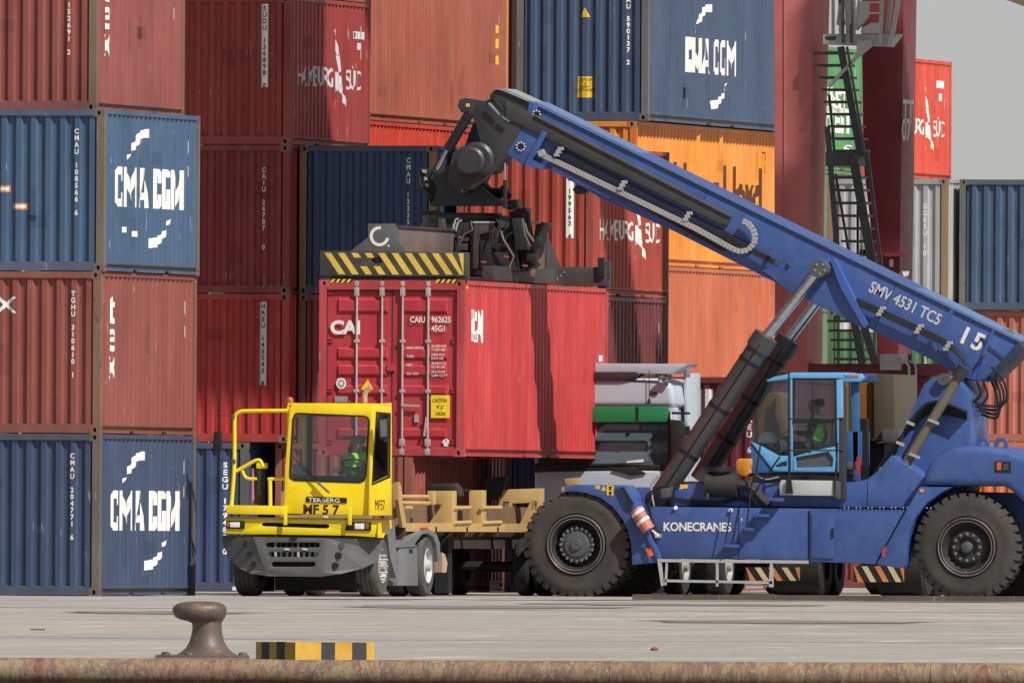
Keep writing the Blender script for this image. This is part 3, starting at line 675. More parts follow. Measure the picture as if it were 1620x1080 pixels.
gt('brace', (1408, 74), (1425, -20), 7, py_ - .05); gt('brace', (1400, 72), (1413, -20), 6, py_ + .1); gt('brace', (1393, 70), (1396, -20), 6, py_ - .03)
gt('ladder_stile', (1330, 70), (1328, -20), 4, py_ - .1); gt('ladder_stile', (1344, 70), (1340, -20), 9, py_ - .04); gt('ladder_stile', (1318, 55), (1318, -20), 4, py_)
gt('brace', (1325, 40), (1332, -20), 3, py_ - .12); gt('brace', (1336, 40), (1326, -20), 3, py_ - .12); gt('brace', (1353, 38), (1362, -20), 3, py_ - .1)
gt('handrail', (1334, 68), (1334, -20), 3, py_ - .2, dstl); gt('handrail', (1347, 68), (1347, 38), 4, py_ - .2, dstl)
for yy in (4, 21): gt('rung', (1372, yy), (1394, yy), 3, py_ - .08)
gp('tread_box', [(1358, 2), (1372, 2), (1372, 26), (1366, 34), (1354, 48), (1351, 40)], py_ - .09, .2)
gp('tread_box', [(1338, 0), (1350, 0), (1350, 54), (1338, 54)], py_ + .05, .2)
# stairs
def stairs(pa, pb, wpx, n, y, ya):
    for k, dy in enumerate((0, .75)):
        gt('stringer', pa, pb, wpx if k == 0 else 6, y + dy, dstl, .05)
    for i in range(n):
        f = (i + .5) / n; px = pa[0] + (pb[0] - pa[0]) * f; py = pa[1] + (pb[1] - pa[1]) * f
        c0 = P(px, py, y)
        MB().box(c0.x - .50, c0.x + .04, y + .05, y + .72, c0.z - .022, c0.z + .02).build('stair_tread', dstl, gr)
stairs((1330, 74), (1362, 248), 11, 9, YG - .3, 0)
stairs((1350, 250), (1386, 452), 14, 10, YG - .3, 0)
gt('stringer', (1309, 200), (1328, 440), 8, YG - .25, dstl); gt('handrail', (1340, 74), (1378, 300), 3, YG - .45, dstl); gt('handrail', (1372, 240), (1398, 452), 5, YG - .45, dstl)
gt('handrail', (1312, 150), (1322, 262), 3, YG + .45, dstl); gt('handrail', (1322, 275), (1350, 440), 3, YG + .45, dstl); gt('handrail', (1360, 300), (1394, 455), 3, YG + .4, dstl)
gt('post', (1357, 270), (1357, 440), 3, YG + .5, dstl)
MB().pp([(1306, 240), (1350, 240), (1356, 262), (1306, 262)], YG - .3, .8).build('landing', dstl, gr)
stairs((1350, 500), (1364, 575), 12, 5, YG - .3, 0); gt('stringer', (1362, 500), (1385, 575), 12, YG - .3, dstl)
gt('ladder_stile', (1412, 594), (1412, 720), 10, YG, cgrey); gt('ladder_stile', (1440, 560), (1440, 690), 6, YG, dstl)
MB().pp([(1392, 560), (1425, 560), (1425, 585), (1392, 585)], YG - .05, .4).build('control_box', cgrey, gr)
hr_ = [P(a, b, YG - .1) for a, b in ((1418, 572), (1432, 570), (1438, 580), (1438, 640), (1430, 650))]
MB().tube(hr_, .025, 8).build('handrail', cgrey, gr, smooth=True)
hr_ = [P(a, b, YG - .1) for a, b in ((1438, 572), (1446, 572), (1449, 582), (1449, 640), (1443, 632))]
MB().tube(hr_, .02, 8).build('handrail', cgrey, gr, smooth=True)
gp('lamp_bracket', [(1396, 400), (1440, 400), (1434, 405), (1400, 406)], YG2 - .3, .3, cred_shade)
gp('sign_plate', [(1407, 410), (1413, 410), (1413, 422), (1407, 422)], YG2 - .02, .02, white)
MB().pp([(1427, 429), (1437, 429), (1435, 436), (1432, 438), (1429, 436)], YG2 - .25, .1).build('lamp', white, gr)
# ================================================================ reach stacker
YF = P(910, 940, Dp(910, 940, 389.5).y).y
q = P(910, 944, YF); q.z = 0
rs = empty('reach_stacker', q, 'big blue reach stacker with raised black and blue boom lifting a red container', 'reach stacker')
ORG[rs.name] = q.copy()
sb = paint('stacker blue', (.046, .098, .295), .40, .14, .12, streak=False, bump=.06, spec=.5, rustcol=(.05, .04, .04))
dg = paint('boom head grey', (.035, .037, .042), .42, .12, .18, streak=False, rustcol=(.09, .08, .07), bump=.1, spec=.5)
dk = paint('black plastic', (.015, .016, .019), .45, 0, .1, streak=False)
rub = paint('dusty tyre rubber', (.058, .054, .049), .85, .12, .25, streak=False, rustcol=(.10, .09, .08), spec=.25, bump=.3, sc=2)
rimm = paint('scuffed rim', (.04, .04, .042), .45, .25, .2, streak=False, rustcol=(.28, .24, .22), metal=.3)
steel = paint('galvanised rail', (.40, .40, .38), .5, .1, .1, streak=False)
chrome = flat('polished rod', (.62, .62, .66), .22, 1.0)
hubm = paint('grey hub', (.085, .09, .10), .5, .1, .1, streak=False)
ltb = paint('cab light blue', (.13, .40, .70), .4, .03, .05, streak=False, bump=.03)
mdb = paint('cab mid blue', (.035, .12, .30), .4, .03, .05, streak=False)
cgl = glass('cab glass', (.78, .87, .90), .0, -.01)
BR = rs
def bpart(name, pts, dy, th, m=sb, bev=0, holes=(), parent=None, lab=None, segs=2):
    return MB().pp(pts, YF + dy, th, holes).build(name, m, parent or rs, bevel=bev, label=lab, segs=segs)
def wheel(cx, cy, rpx, y0, width, kind, parent=rs, lugs=34, side=1, tm=None, name='wheel'):
    """y0 = outer face plane. the tyre is the part, rim, hub and nuts its sub-parts"""
    R = rpx / ppm(y0, cx); c = P(cx, cy, y0); tm = tm or rub; s = side
    r_rim = R * .545; w_ = width
    pf = [(.05, r_rim), (.0, r_rim + .03), (.015, R * .72), (.0, R * .80), (.03, R * .90), (.07, R * .945), (w_ - .07, R * .945), (w_ - .03, R * .9), (w_, R * .8), (w_ - .02, r_rim), (w_ - .05, r_rim)]
    mb = MB(); mb.lathe([(a * s, r) for a, r in pf], c, 'y', 56)
    for i in range(lugs):           # tread blocks
        for half in (0, 1):
            a0 = 2 * pi * (i + .5 * half) / lugs; da = 2 * pi / lugs * .34
            ya, yb = ((-.0 if half == 0 else w_ * .5), (w_ * .52 if half == 0 else w_))
            vs = []
            for (aa, rr) in ((a0 - da, R * .86), (a0 + da, R * .86), (a0 + da, R), (a0 - da, R)):
                for yy in (ya + (.055 if (rr > R * .9 and half == 0) else .015), yb - (.055 if (rr > R * .9 and half == 1) else .015)):
                    vs.append(c + Vector((rr * cos(aa), yy * s, rr * sin(aa))))
            mb.add(vs, [(0, 1, 3, 2), (2, 3, 5, 4), (4, 5, 7, 6), (6, 7, 1, 0), (0, 2, 4, 6), (1, 7, 5, 3)])
    ty = mb.build(name, tm, parent, smooth=True)
    q = ORG[parent.name]; ORG[ty.name] = q
    rm = MB(); dish = .20 if kind == 'front' else .13
    if kind == 'front': pr_ = [(.0, r_rim + .01), (-.012, r_rim - .01), (.012, r_rim - .045), (.0, r_rim - .075), (.05, r_rim - .10), (.24, r_rim - .15), (.26, .05)]
    else: pr_ = [(.0, r_rim + .01), (-.012, r_rim - .01), (.015, r_rim - .04), (.02, r_rim - .08), (.09, r_rim - .12), (.13, r_rim - .16), (.10, r_rim * .55), (.06, r_rim * .54), (.055, r_rim * .34), (.10, r_rim * .3), (.10, .02)]
    MB().lathe([(a * s, r) for a, r in pr_], c, 'y', 56).build('rim', rimm, ty, smooth=True)
    for rr_, yy_ in ((r_rim - .012, -.016), (r_rim - .06, -.002)): MB().lathe([(yy_ * s, rr_ - .009), ((yy_ - .008) * s, rr_ - .004), ((yy_ - .008) * s, rr_ + .004), (yy_ * s, rr_ + .009)], c, 'y', 56).build('rim_ring', paint('scraped rim edge', (.24, .20, .18), .4, .5, .3, streak=False, metal=.4, rustcol=(.05, .045, .04), sc=1.5), ty, smooth=True)
    if kind == 'front':
        MB().lathe([(a * s, r) for a, r in [(.26, r_rim * .62), (.10, r_rim * .58), (.08, r_rim * .52), (.08, r_rim * .44), (.04, r_rim * .40), (.03, r_rim * .2), (.0, r_rim * .17), (.0, .01)]], c, 'y', 40).build('hub', hubm, ty, smooth=True)
        nn, nr, ny = 20, r_rim * .56, .08
    else:
        MB().lathe([(a * s, r) for a, r in [(.1, r_rim * .2), (.0, r_rim * .18), (-.02, r_rim * .08), (-.02, .01)]], c, 'y', 30).build('hub', hubm, ty, smooth=True)
        nn, nr, ny = 12, r_rim * .45, .05
    nb = None
    for i in range(nn):
        a = 2 * pi * i / nn
        if nb is None or True:
            MB().lathe([(.02 * s, .028), (-.025 * s, .026), (-.03 * s, .008)], c + Vector((nr * cos(a), ny * s, nr * sin(a))), 'y', 6).build('wheel_nut', flat('worn steel', (.35, .35, .36), .35, .8), ty)
    return ty
# far side first, then near side
wheel(911, 861, 86, YF, .52, 'front'); wheel(1529, 865, 85.5, YF + .05, .52, 'rear')
for dy in (.58,): wheel(911 + dy * 22, 861, 85, YF + dy, .5, 'front')
for dy in (3.6, 3.05): wheel(911 + dy * 21.5, 861, 85, YF + dy, .5, 'front')
wheel(1529 + 3.6 * 21.5, 865, 85, YF + 3.6, .5, 'rear')
MB().tube([P(911, 861, YF + .6), P(911 + 3.4 * 21.5, 861, YF + 4.0)], .28, 16).build('front_axle', dk, rs, smooth=True)
MB().tube([P(1529, 865, YF + .6), P(1529 + 3.4 * 21.5, 865, YF + 4.0)], .2, 16).build('rear_axle', dk, rs, smooth=True)
# chassis and bodywork
bpart('chassis_frame', [(900, 790), (1010, 770), (1100, 776), (1470, 776), (1640, 780), (1700, 800), (1700, 870), (1440, 880), (1440, 882), (1060, 880), (1000, 860), (930, 850), (900, 830)], 1.2, 1.7, sb, .02)
bpart('side_tank', [(1022, 801), (1279, 804), (1279, 885), (1047, 883), (1030, 850)], .05, 1.1, sb, .012)
bpart('side_locker', [(1280.5, 804), (1431, 806), (1384, 892), (1280.5, 888)], .02, 1.1, sb, .012)
bpart('locker_door', [(1284, 810), (1319, 811), (1319, 883), (1284, 882)], .0, .02, sb, .004)
bpart('door_handle', [(1315.5, 835), (1318.5, 835), (1318.5, 850), (1315.5, 850)], -.02, .02, dk)
bpart('upper_deck', [(1070, 800), (1083, 765), (1115, 763), (1300, 764), (1350, 762), (1372, 758), (1392, 742), (1410, 720), (1470, 760), (1470, 803)], .42, 1.0, sb, .012)
bpart('front_fender', [(893, 769), (905, 766), (990, 767), (1005, 790), (1024, 835), (1044, 876), (1047, 888), (1000, 893), (998, 860), (993, 838), (984, 820), (970, 802), (950, 787), (925, 779), (893, 776)], -.02, .62, sb, .012)
bpart('fender_brace', [(975, 770), (990, 768), (1046, 884), (1040, 887), (1012, 826), (990, 790)], -.06, .05, sb, .006)
bpart('mirror_arm', [(982, 770), (986, 770), (1002, 795), (1000, 800), (992, 792)], -.09, .04, dk)
bpart('rear_fender', [(1434, 806), (1455, 770), (1506, 770), (1490, 778), (1466, 795), (1448, 818), (1438, 842), (1434, 868), (1433, 888), (1430, 897), (1422, 898), (1386, 892)], -.02, .62, sb, .012)
bpart('reflector', [(1397, 868), (1402, 863), (1399, 880), (1394, 880)], -.03, .015, flat('red reflector', (.6, .04, .02), .3))
bpart('reflector', [(1021, 868), (1029, 866), (1034, 878), (1027, 880)], -.09, .015, flat('orange reflector', (.85, .12, .03), .3))
bpart('reflector', [(1455, 773), (1461, 773), (1461, 778), (1455, 778)], -.03, .01, flat('amber reflector', (.8, .35, .03), .3))
# counterweight: rounded hood
hood = [(1456, 768), (1462, 748), (1472, 730), (1487, 716), (1507, 707.5), (1530, 705), (1560, 706), (1590, 711), (1620, 721), (1660, 738), (1700, 757), (1722, 775), (1728, 800), (1728, 850), (1652, 850), (1640, 815), (1610, 787), (1590, 768)]
bpart('counterweight', hood, .0, 3.7, sb, .16, segs=5)
for px in (1554, 1583):
    c = P(px, 703, YF + .9); mb = MB(); r1, r2 = .115, .055
    out_ = [(c.x + r1 * cos(a), c.z + r1 * sin(a)) for a in [i * pi / 8 for i in range(0, 9)]] + [(c.x - .14, c.z - .2), (c.x + .14, c.z - .2)]
    inn = [(c.x + r2 * cos(a), c.z + r2 * sin(a)) for a in [i * pi / 6 for i in range(12)]]
    mb.prism(out_, c.y, c.y + .08, [inn]).build('lifting_lug', sb, rs)
bpart('lamp_pocket', [(1574, 729), (1599, 730), (1599, 747), (1574, 746)], -.012, .03, dk)
bpart('tail_lamp', [(1577, 731), (1584, 731), (1584, 743), (1577, 743)], -.02, .02, flat('tail lamp orange', (.6, .10, .05), .3)); bpart('tail_lamp', [(1587, 733), (1595, 733), (1595, 743), (1587, 743)], -.02, .02, flat('smoked lens', (.06, .06, .08), .2))
# boom tower
bpart('boom_tower', [(1362, 802), (1398, 742), (1420, 700), (1447, 640), (1462, 607), (1476, 597), (1500, 600), (1522, 612), (1535, 625), (1534, 700), (1520, 770), (1500, 803)], 1.15, .14, sb, .01)
bpart('boom_tower', [(1410, 802), (1447, 700), (1470, 640), (1490, 600), (1514, 600), (1535, 625), (1537, 700), (1520, 803)], 1.3, 1.3, mdb if False else sb, .01)
bpart('boom_tower', [(1398, 742), (1420, 700), (1447, 640), (1462, 607), (1476, 597), (1500, 600), (1522, 612), (1535, 625), (1534, 700), (1520, 770), (1500, 803), (1362, 802)], 2.75, .14, sb, .01)
c = P(1492, 600, YF + 1.05); MB().lathe([(0, .01), (0, .10), (.15, .10)], (c.x, c.y, c.z), 'y', 20).build('pivot_pin', hubm, rs, smooth=True)
# boom
BY = 1.62
def edge(t): return (840 + (1612 - 840) * t, 160 + (538 - 160) * t)
boom_out = [(838, 160), (1030, 250), (1228, 346), (1420, 441), (1612, 539), (1618, 550), (1563, 603), (1541, 603), (1511, 590), (1459, 561), (1366, 515), (1193, 430), (1069, 367), (950, 313), (862, 263), (832, 262), (800, 243)]
bpart('boom', boom_out, BY, .95, sb, .012)
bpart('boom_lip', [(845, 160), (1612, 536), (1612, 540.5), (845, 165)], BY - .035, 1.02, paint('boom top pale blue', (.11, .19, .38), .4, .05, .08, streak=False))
bpart('boom_collar', [(838, 160), (852, 166), (845, 190), (832, 184)], BY - .06, 1.07, sb, .01)
bpart('boom_collar', [(812, 226), (832, 190), (862, 205), (835, 262), (828, 262), (800, 243)], BY - .05, 1.05, sb, .01)
bpart('boom_rib', [(858, 206), (866, 210), (838, 262), (830, 258)], BY - .10, 1.15, sb, .006)
bpart('boom_flange', [(836, 250), (862, 262), (858, 268), (830, 262)], BY - .12, 1.2, sb)
bpart('gusset', [(1205, 427), (1288, 404), (1312, 411), (1322, 432), (1370, 515), (1362, 517), (1330, 500), (1250, 462)], BY - .10, .1, sb, .008)
bpart('gusset', [(1205, 427), (1288, 404), (1312, 411), (1322, 432), (1370, 515), (1362, 517), (1330, 500), (1250, 462)], BY + .95, .1, sb, .008)
bpart('gusset_rim', [(1313, 411), (1319, 409), (1372, 513), (1366, 518), (1330, 455)], BY - .20, .2, paint('boom edge blue', (.05, .11, .36), .4, .03, .05, streak=False))
bpart('boom_rib', [(1505, 488), (1511, 490), (1462, 560), (1456, 558)], BY - .03, .03, sb); bpart('boom_rib', [(1570, 520), (1574, 522), (1541, 600), (1536, 600)], BY - .03, .03, sb)
bpart('boom_end_plate', [(1612, 539), (1619, 550), (1563, 604), (1560, 598)], BY - .04, 1.03, paint('boom end dark', (.03, .04, .08), .5, .05), .006)
bpart('boom_fitting', [(1588, 520), (1602, 522), (1606, 535), (1586, 530)], BY + .3, .3, paint('grey green fitting', (.16, .20, .18), .6, .1))
# telescope carrier band, hose tray, energy chain
bpart('extension_rail', [(800, 160), (846, 182), (1157, 343), (1150, 357), (1135, 352), (838, 205), (800, 186)], BY - .09, .09, paint('rail dark grey', (.055, .055, .055), .55, .08, .15, streak=False), .006)
bpart('extension_rail_lip', [(846, 181), (1157, 341), (1156, 344), (845, 184)], BY - .12, .12, paint('rail lip', (.09, .09, .085), .5, .1))
bpart('hose_tray', [(870, 236), (884, 232), (1120, 352), (1180, 382), (1168, 396), (1140, 396), (878, 254)], BY - .045, .045, paint('hose tray', (.012, .014, .035), .5, 0, .1, streak=False), .004)
chain = [(853, 243), (900, 265), (950, 289), (1000, 313), (1050, 337), (1100, 361), (1140, 383), (1160, 394), (1172, 398), (1184, 395), (1193, 386), (1195, 374), (1191, 362), (1182, 352), (1168, 347)]
cp = []
for i in range(len(chain) - 1):
    a, b = chain[i], chain[i + 1]; n_ = max(1, int(math.hypot(b[0] - a[0], b[1] - a[1]) / 5))
    for k in range(n_): cp.append((a[0] + (b[0] - a[0]) * k / n_, a[1] + (b[1] - a[1]) * k / n_))
ecm = paint('energy chain pale grey', (.36, .36, .34), .6, .05, .1, streak=False)
ec = None
for i in range(len(cp) - 1):
    a, b = cp[i], cp[i + 1]; A, B = P(*a, YF + BY - .12), P(*b, YF + BY - .12)
    mid = A.lerp(B, .5); h = (B - A) * .44; big = 1.0 if i < len(cp) * .56 else 1.45
    if ec is None: ec = empty('energy_chain', P(*cp[0], YF + BY - .12)); bpy.data.objects.remove(ec); ec = MB().pp([(850, 240), (858, 236), (862, 246), (853, 248)], YF + BY - .16, .14).build('energy_chain', ecm, rs)
    ORG[ec.name] = ORG[rs.name]
    MB().bar(mid - h, mid + h, .085, .052 * big).build('chain_link', ecm, ec)
def clamp_(px, py, s=1.0):
    for dx, dy in ((0, 0), (-3, 5), (3, -5)): bpart('hose_clamp', [(px - 4 * s + dx, py - 2.5 + dy), (px + 4 * s + dx, py - 2.5 + dy), (px + 4 * s + dx, py + 2.5 + dy), (px - 4 * s + dx, py + 2.5 + dy)], BY - .17, .09, ecm)
for a in ((883, 240), (984, 293), (1087, 342), (1393, 492), (1453, 520), (1499, 547)): clamp_(*a)
def hose(pts, dy, r=.022, m=None, parent=None, name='hose', smooth=3):
    P3 = [P(a, b, YF + dy) for a, b in pts]
    out = []
    for i in range(len(P3) - 1):       # catmull-rom
        p0, p1, p2, p3 = P3[max(i - 1, 0)], P3[i], P3[i + 1], P3[min(i + 2, len(P3) - 1)]
        for k in range(smooth):
            t = k / smooth; out.append(.5 * ((2 * p1) + (p2 - p0) * t + (2 * p0 - 5 * p1 + 4 * p2 - p3) * t * t + (3 * p1 - p0 - 3 * p2 + p3) * t ** 3))
    out.append(P3[-1]); return MB().tube(out, r, 8).build(name, m or dk, parent or rs, smooth=True)
for k in range(4): hose([(1355, 472 + k * 3.2), (1393, 489 + k * 3), (1453, 517 + k * 3), (1499, 540 + k * 3), (1520, 560 + k * 2), (1532, 590)], BY - .10 - .01 * k, .016)
for k in range(3): hose([(1150, 372 + 4 * k), (1190, 392 + 4 * k), (1225, 412 + 3 * k)], BY - .09, .016)
for k in range(4): hose([(1535, 632 + 5 * k), (1552, 640 + 5 * k), (1578, 642 + 6 * k), (1593 - 5 * k, 632), (1591 - 6 * k, 612), (1580 - 7 * k, 590), (1568 - 8 * k, 580)], 1.5 + .2 * k, .022, smooth=5)
hose([(1545, 600), (1552, 622), (1540, 636)], 1.4, .03, smooth=5); hose([(1555, 600), (1562, 628), (1545, 645)], 1.5, .02, smooth=5)
for k in range(4): hose([(1372 - 3 * k, 795), (1392 - 3 * k, 752), (1420 - 2 * k, 705), (1440, 668 + 3 * k), (1468, 638 + 5 * k), (1500, 640 + 5 * k), (1530, 652 + 3 * k)], .95 + .06 * k, .030)
for a in ((1374, 772), (1398, 742), (1424, 700), (1440, 668)): bpart('hose_clamp', [(a[0] - 6, a[1] - 3), (a[0] + 6, a[1] + 2), (a[0] + 5, a[1] + 6), (a[0] - 7, a[1] + 1)], .85, .08, ecm)
hose([(1498, 548), (1500, 565), (1508, 582), (1515, 588)], BY - .15, .012); hose([(1545, 545), (1555, 535), (1562, 545), (1580, 560), (1590, 568)], BY - .02, .010)
# tan pipe with heat shield
MB().tube([P(1426, 745, YF + .7), P(1520, 590, YF + .7)], .083, 16).build('return_pipe', paint('tan pipe', (.15, .125, .09), .5, .1, .15, streak=False), rs, smooth=True)
MB().tube([P(1515, 598, YF + .7), P(1526, 580, YF + .7)], .11, 16).build('pipe_sleeve', dg, rs, smooth=True)
for a in ((1471, 662), (1441, 716)): bpart('hose_clamp', [(a[0] - 2, a[1]), (a[0] + 14, a[1] + 6), (a[0] + 13, a[1] + 10), (a[0] - 4, a[1] + 3)], .58, .06, ecm)
bpart('heat_shield', [(1414, 737), (1443, 737), (1436, 804), (1408, 803)], .45, .25, paint('scraped shield grey', (.20, .20, .19), .45, .25, .2, metal=.4), .01)
bpart('shield_slot', [(1424, 768), (1427, 768), (1425, 802), (1421, 802)], .44, .02, ecm)
# lift cylinders
barm = paint('cylinder barrel', (.058, .058, .056), .40, .05, .12, streak=False, spec=.6)
def cyl(dy, a, b, cc, nm):
    A, B, Cc = P(*a, YF + dy), P(*b, YF + dy), P(*cc, YF + dy)
    o = MB().tube([A, B], .186, 28).build('lift_cylinder', barm, rs, smooth=True, label=nm)
    ORG[o.name] = ORG[rs.name]; d_ = (B - A).normalized()
    MB().tube([B - d_ * .22, B + d_ * .05], .215, 28).build('gland', barm, o, smooth=True)
    MB().tube([B, Cc], .088, 24).build('piston_rod', chrome, o, smooth=True)
    MB().tube([Cc - Vector((0, .16, 0)), Cc + Vector((0, .22, 0))], .15, 20).build('rod_eye', hubm, o, smooth=True)
    for t in (.30, .58, .86):
        c = A.lerp(B, t); MB().tube([c - d_ * .03, c + d_ * .03], .193, 24).build('strap', dk, o, smooth=True)
    n_ = d_.cross(Vector((0, 1, 0))).normalized() * -.02
    MB().tube([A.lerp(B, .1) + Vector((0, -.20, 0)) + n_, A.lerp(B, .97) + Vector((0, -.20, 0)) + n_], .018, 6).build('pipe', dk, o)
    return o
cyl(1.25, (1038, 795), (1210, 535), (1297, 425), None)
cyl(3.1, (1108, 760), (1246, 540), (1330, 428), None)
for k in range(5):
    a = k * pi * 2 / 5 + .3; c = P(1297 + 8 * cos(a), 425 + 8 * sin(a), YF + 1.08); MB().lathe([(0, .001), (0, .022), (.03, .022)], c, 'y', 8).build('bolt', chrome, rs)
bpart('cylinder_bracket', [(1030, 770), (1062, 772), (1060, 800), (1035, 802)], .85, .5, dk, .01)
for k in range(3): hose([(1060 - 4 * k, 770), (1040 - 6 * k, 770 + 4 * k), (1028 - 3 * k, 790), (1030, 815), (1036 + 3 * k, 835), (1042 + 4 * k, 843)], .0 + .05 * k, .014)
hose([(1035, 800), (1030, 770), (1042, 752)], .4, .02, ecm); bpart('valve_block', [(1044, 768), (1060, 770), (1058, 786), (1046, 788)], .3, .25, hubm, .01)
bpart('fitting', [(1035, 842), (1045, 844), (1045, 850), (1036, 850)], -.02, .06, ecm)
# extinguisher
ex = MB().tube([P(1006, 805, YF - .18), P(1026, 838, YF - .18)], .115, 18).build('fire_extinguisher_canister', paint('faded canister red', (.50, .17, .12), .5, .3, .2, rustcol=(.55, .5, .45)), rs, smooth=True); ORG[ex.name] = ORG[rs.name]
for a, b in (((1008, 809), (1011, 813)), ((1016, 822), (1019, 826))): MB().tube([P(*a, YF - .18), P(*b, YF - .18)], .12, 18).build('strap', white, ex, smooth=True)
bpart('hose', [(1030, 838), (1033, 838), (1043, 846), (1041, 849)], -.2, .04, white)
# step frame
for nm, pts in (('step_rail', [(1040, 883.5), (1278, 886), (1278, 891), (1040, 888.5)]), ('step_rail', [(1048, 916), (1222, 919), (1222, 923), (1048, 920)]), ('step_post', [(1040, 888), (1046, 888), (1050, 925), (1046, 927)]), ('step_post', [(1053, 890), (1056, 890), (1054, 925), (1051, 925)]), ('step_post', [(1132.5, 890), (1136, 890), (1136, 927), (1132.5, 927)]), ('step_post', [(1218, 890), (1222, 890), (1223, 928), (1216, 928)])):
    bpart(nm, pts, -.12, .05, steel)
bpart('tread_plate', [(1177, 923), (1210, 924), (1206, 930), (1180, 930)], -.1, .3, steel)
for px, py in ((1189, 812), (1212, 787), (1176, 838)): pass
for a in ((1190, 814, 26), (1143, 862, 25), (1176, 836, 16), (1214, 789, 24)):
    bpart('step', [(a[0], a[1] - 2), (a[0] + a[2], a[1] - 1), (a[0] + a[2] - 1, a[1] + 4), (a[0] + 1, a[1] + 3)], -.16, .2, sb, .006)
# handrail rods in front of the tank
for a, b in (((1180, 838), (1190, 762)), ((1144, 880), (1156, 805))): MB().tube([P(*a, YF - .15), P(*b, YF - .1)], .014, 6).build('handrail', dk, rs)
# air cleaner and hose
o = MB().tube([P(1118, 766, YF + .35), P(1168, 768, YF + .35)], .20, 24).build('air_cleaner', paint('matt dark housing', (.030, .028, .027), .6, 0, .15, streak=False), rs, smooth=True)
MB().tube([P(1140, 746, YF + .4), P(1140, 738, YF + .4)], .23, 24).build('intake_cap', dk, rs, smooth=True)
MB().tube([P(1140, 762, YF + .4), P(1140, 744, YF + .4)], .14, 24).build('intake_neck', dk, rs, smooth=True)
hose([(1165, 766), (1182, 768), (1194, 776), (1206, 790), (1216, 798)], .3, .085, paint('rubber elbow', (.028, .026, .025), .6, 0), name='intake_hose')
bpart('drain_valve', [(1117, 778), (1121, 778), (1121, 786), (1119, 790)], .2, .06, hubm)
bpart('deck_rail', [(1072, 761), (1235, 762), (1235, 768), (1072, 767)], .6, .1, dk)
bpart('motor_housing', [(1164, 730), (1168, 725), (1188, 725), (1188, 736), (1186, 740), (1187, 748), (1180, 754), (1172, 752), (1164, 744)], .9, .4, paint('machine orange', (.62, .24, .02), .5, .12), .03)
# operator cab
CY = 1.0
cab = bpart('cab_base', [(1188, 698), (1188, 748), (1332, 748), (1332, 744), (1222, 744)], CY + .02, 1.55, mdb, .006)
def cb(name, pts, dy, th, m=ltb, bev=.006, holes=()): return bpart(name, pts, CY + dy, th, m, bev, holes)
for yy in (0, 1.55):
    cb('cab_front_panel', [(1188, 698), (1206, 706), (1232, 720.5), (1248, 720.5), (1248, 745), (1224, 745)], yy, .06, holes=[[(1226, 736), (1236, 731), (1245, 729), (1245, 737), (1228, 739)]])
    cb('cab_pillar', [(1250.5, 592), (1253.5, 592), (1253.5, 746), (1250.5, 746)], yy - .02, .08)
    cb('cab_rear_pillar', [(1323, 600), (1332, 600), (1333, 746), (1325, 746)], yy - .02, .10)
    cb('cab_roof_rail', [(1213, 601), (1224, 596), (1253, 590), (1333, 590), (1333, 598), (1254, 598), (1226, 602), (1214, 603.5)], yy - .03, .10)
    cb('side_window', [(1216, 603), (1250, 598), (1250, 719), (1232, 719.5), (1191, 698), (1193, 660)], yy + .02, .012, cgl, 0)
    cb('door_window', [(1254, 598), (1323, 598), (1323, 706), (1254, 719)], yy + .02, .012, cgl, 0)
cb('window_frame', [(1254, 598), (1323, 598), (1323, 667), (1254, 667)], -.02, .03, dk, 0, [[(1257, 601), (1320, 601), (1320, 664), (1257, 664)]])
cb('window_bar', [(1254, 665), (1323, 665), (1323, 669), (1254, 669)], -.03, .03, dk, 0); cb('window_bar', [(1283, 669), (1285, 669), (1285, 712), (1283, 712)], -.03, .03, dk, 0)
cb('door_panel', [(1255, 722), (1290, 712), (1321, 706), (1323, 746), (1255, 746)], 0, .06, holes=[[(1259, 723), (1310, 714), (1318, 724), (1317, 738), (1259, 740)]])
cb('door_inset', [(1259, 723), (1310, 714), (1318, 724), (1317, 738), (1259, 740)], .04, .02, flat('smoked panel', (.10, .095, .11), .3), 0)
cb('cab_inset', [(1226, 736), (1236, 731), (1245, 729), (1245, 737), (1228, 739)], .04, .02, flat('smoked panel', (.10, .095, .11), .3), 0)
cb('cab_roof', [(1214, 601), (1253, 589), (1335, 589), (1335, 593), (1255, 594)], .0, 1.6, ltb)
cb('roof_box', [(1333, 591), (1362, 591), (1367, 597), (1362, 604), (1333, 604)], .1, 1.3, ltb, .02)
cb('roof_box_stripe', [(1338, 593), (1358, 593), (1358, 596), (1338, 596)], .09, .02, flat('pinkish stripe', (.55, .15, .18), .4), 0)
cb('roof_box_back', [(1362, 591), (1376, 592), (1370, 603), (1362, 604)], .2, 1.1, mdb, .01)
cb('rear_shelf', [(1334, 682), (1358, 682), (1358, 736), (1334, 736)], .3, .9, mdb, .01)
cb('rear_post', [(1346, 604), (1358, 604), (1360, 760), (1350, 760)], .3, .1, mdb, .01)
cb('cab_floor', [(1190, 744), (1330, 744), (1330, 750), (1190, 750)], .05, 1.5, dk, 0)
cb('console', [(1194, 700), (1230, 716), (1248, 718), (1248, 744), (1226, 744)], .3, .8, paint('dash grey', (.035, .033, .032), .7, 0), .02)
cb('seat', [(1286, 700), (1312, 700), (1316, 660), (1322, 660), (1321, 712), (1286, 712)], .5, .5, paint('seat cloth', (.03, .03, .035), .9, 0), .03)
cb('frame_rail', [(1190, 752), (1330, 753), (1330, 762), (1190, 762)], -.1, 1.8, dk, 0)
hd = MB().lathe([(-.10, .01), (-.10, .06), (-.04, .13), (0, .145), (.03, .15), (.035, .001)], P(1214, 694, YF + CY + .35), 'z', 20)
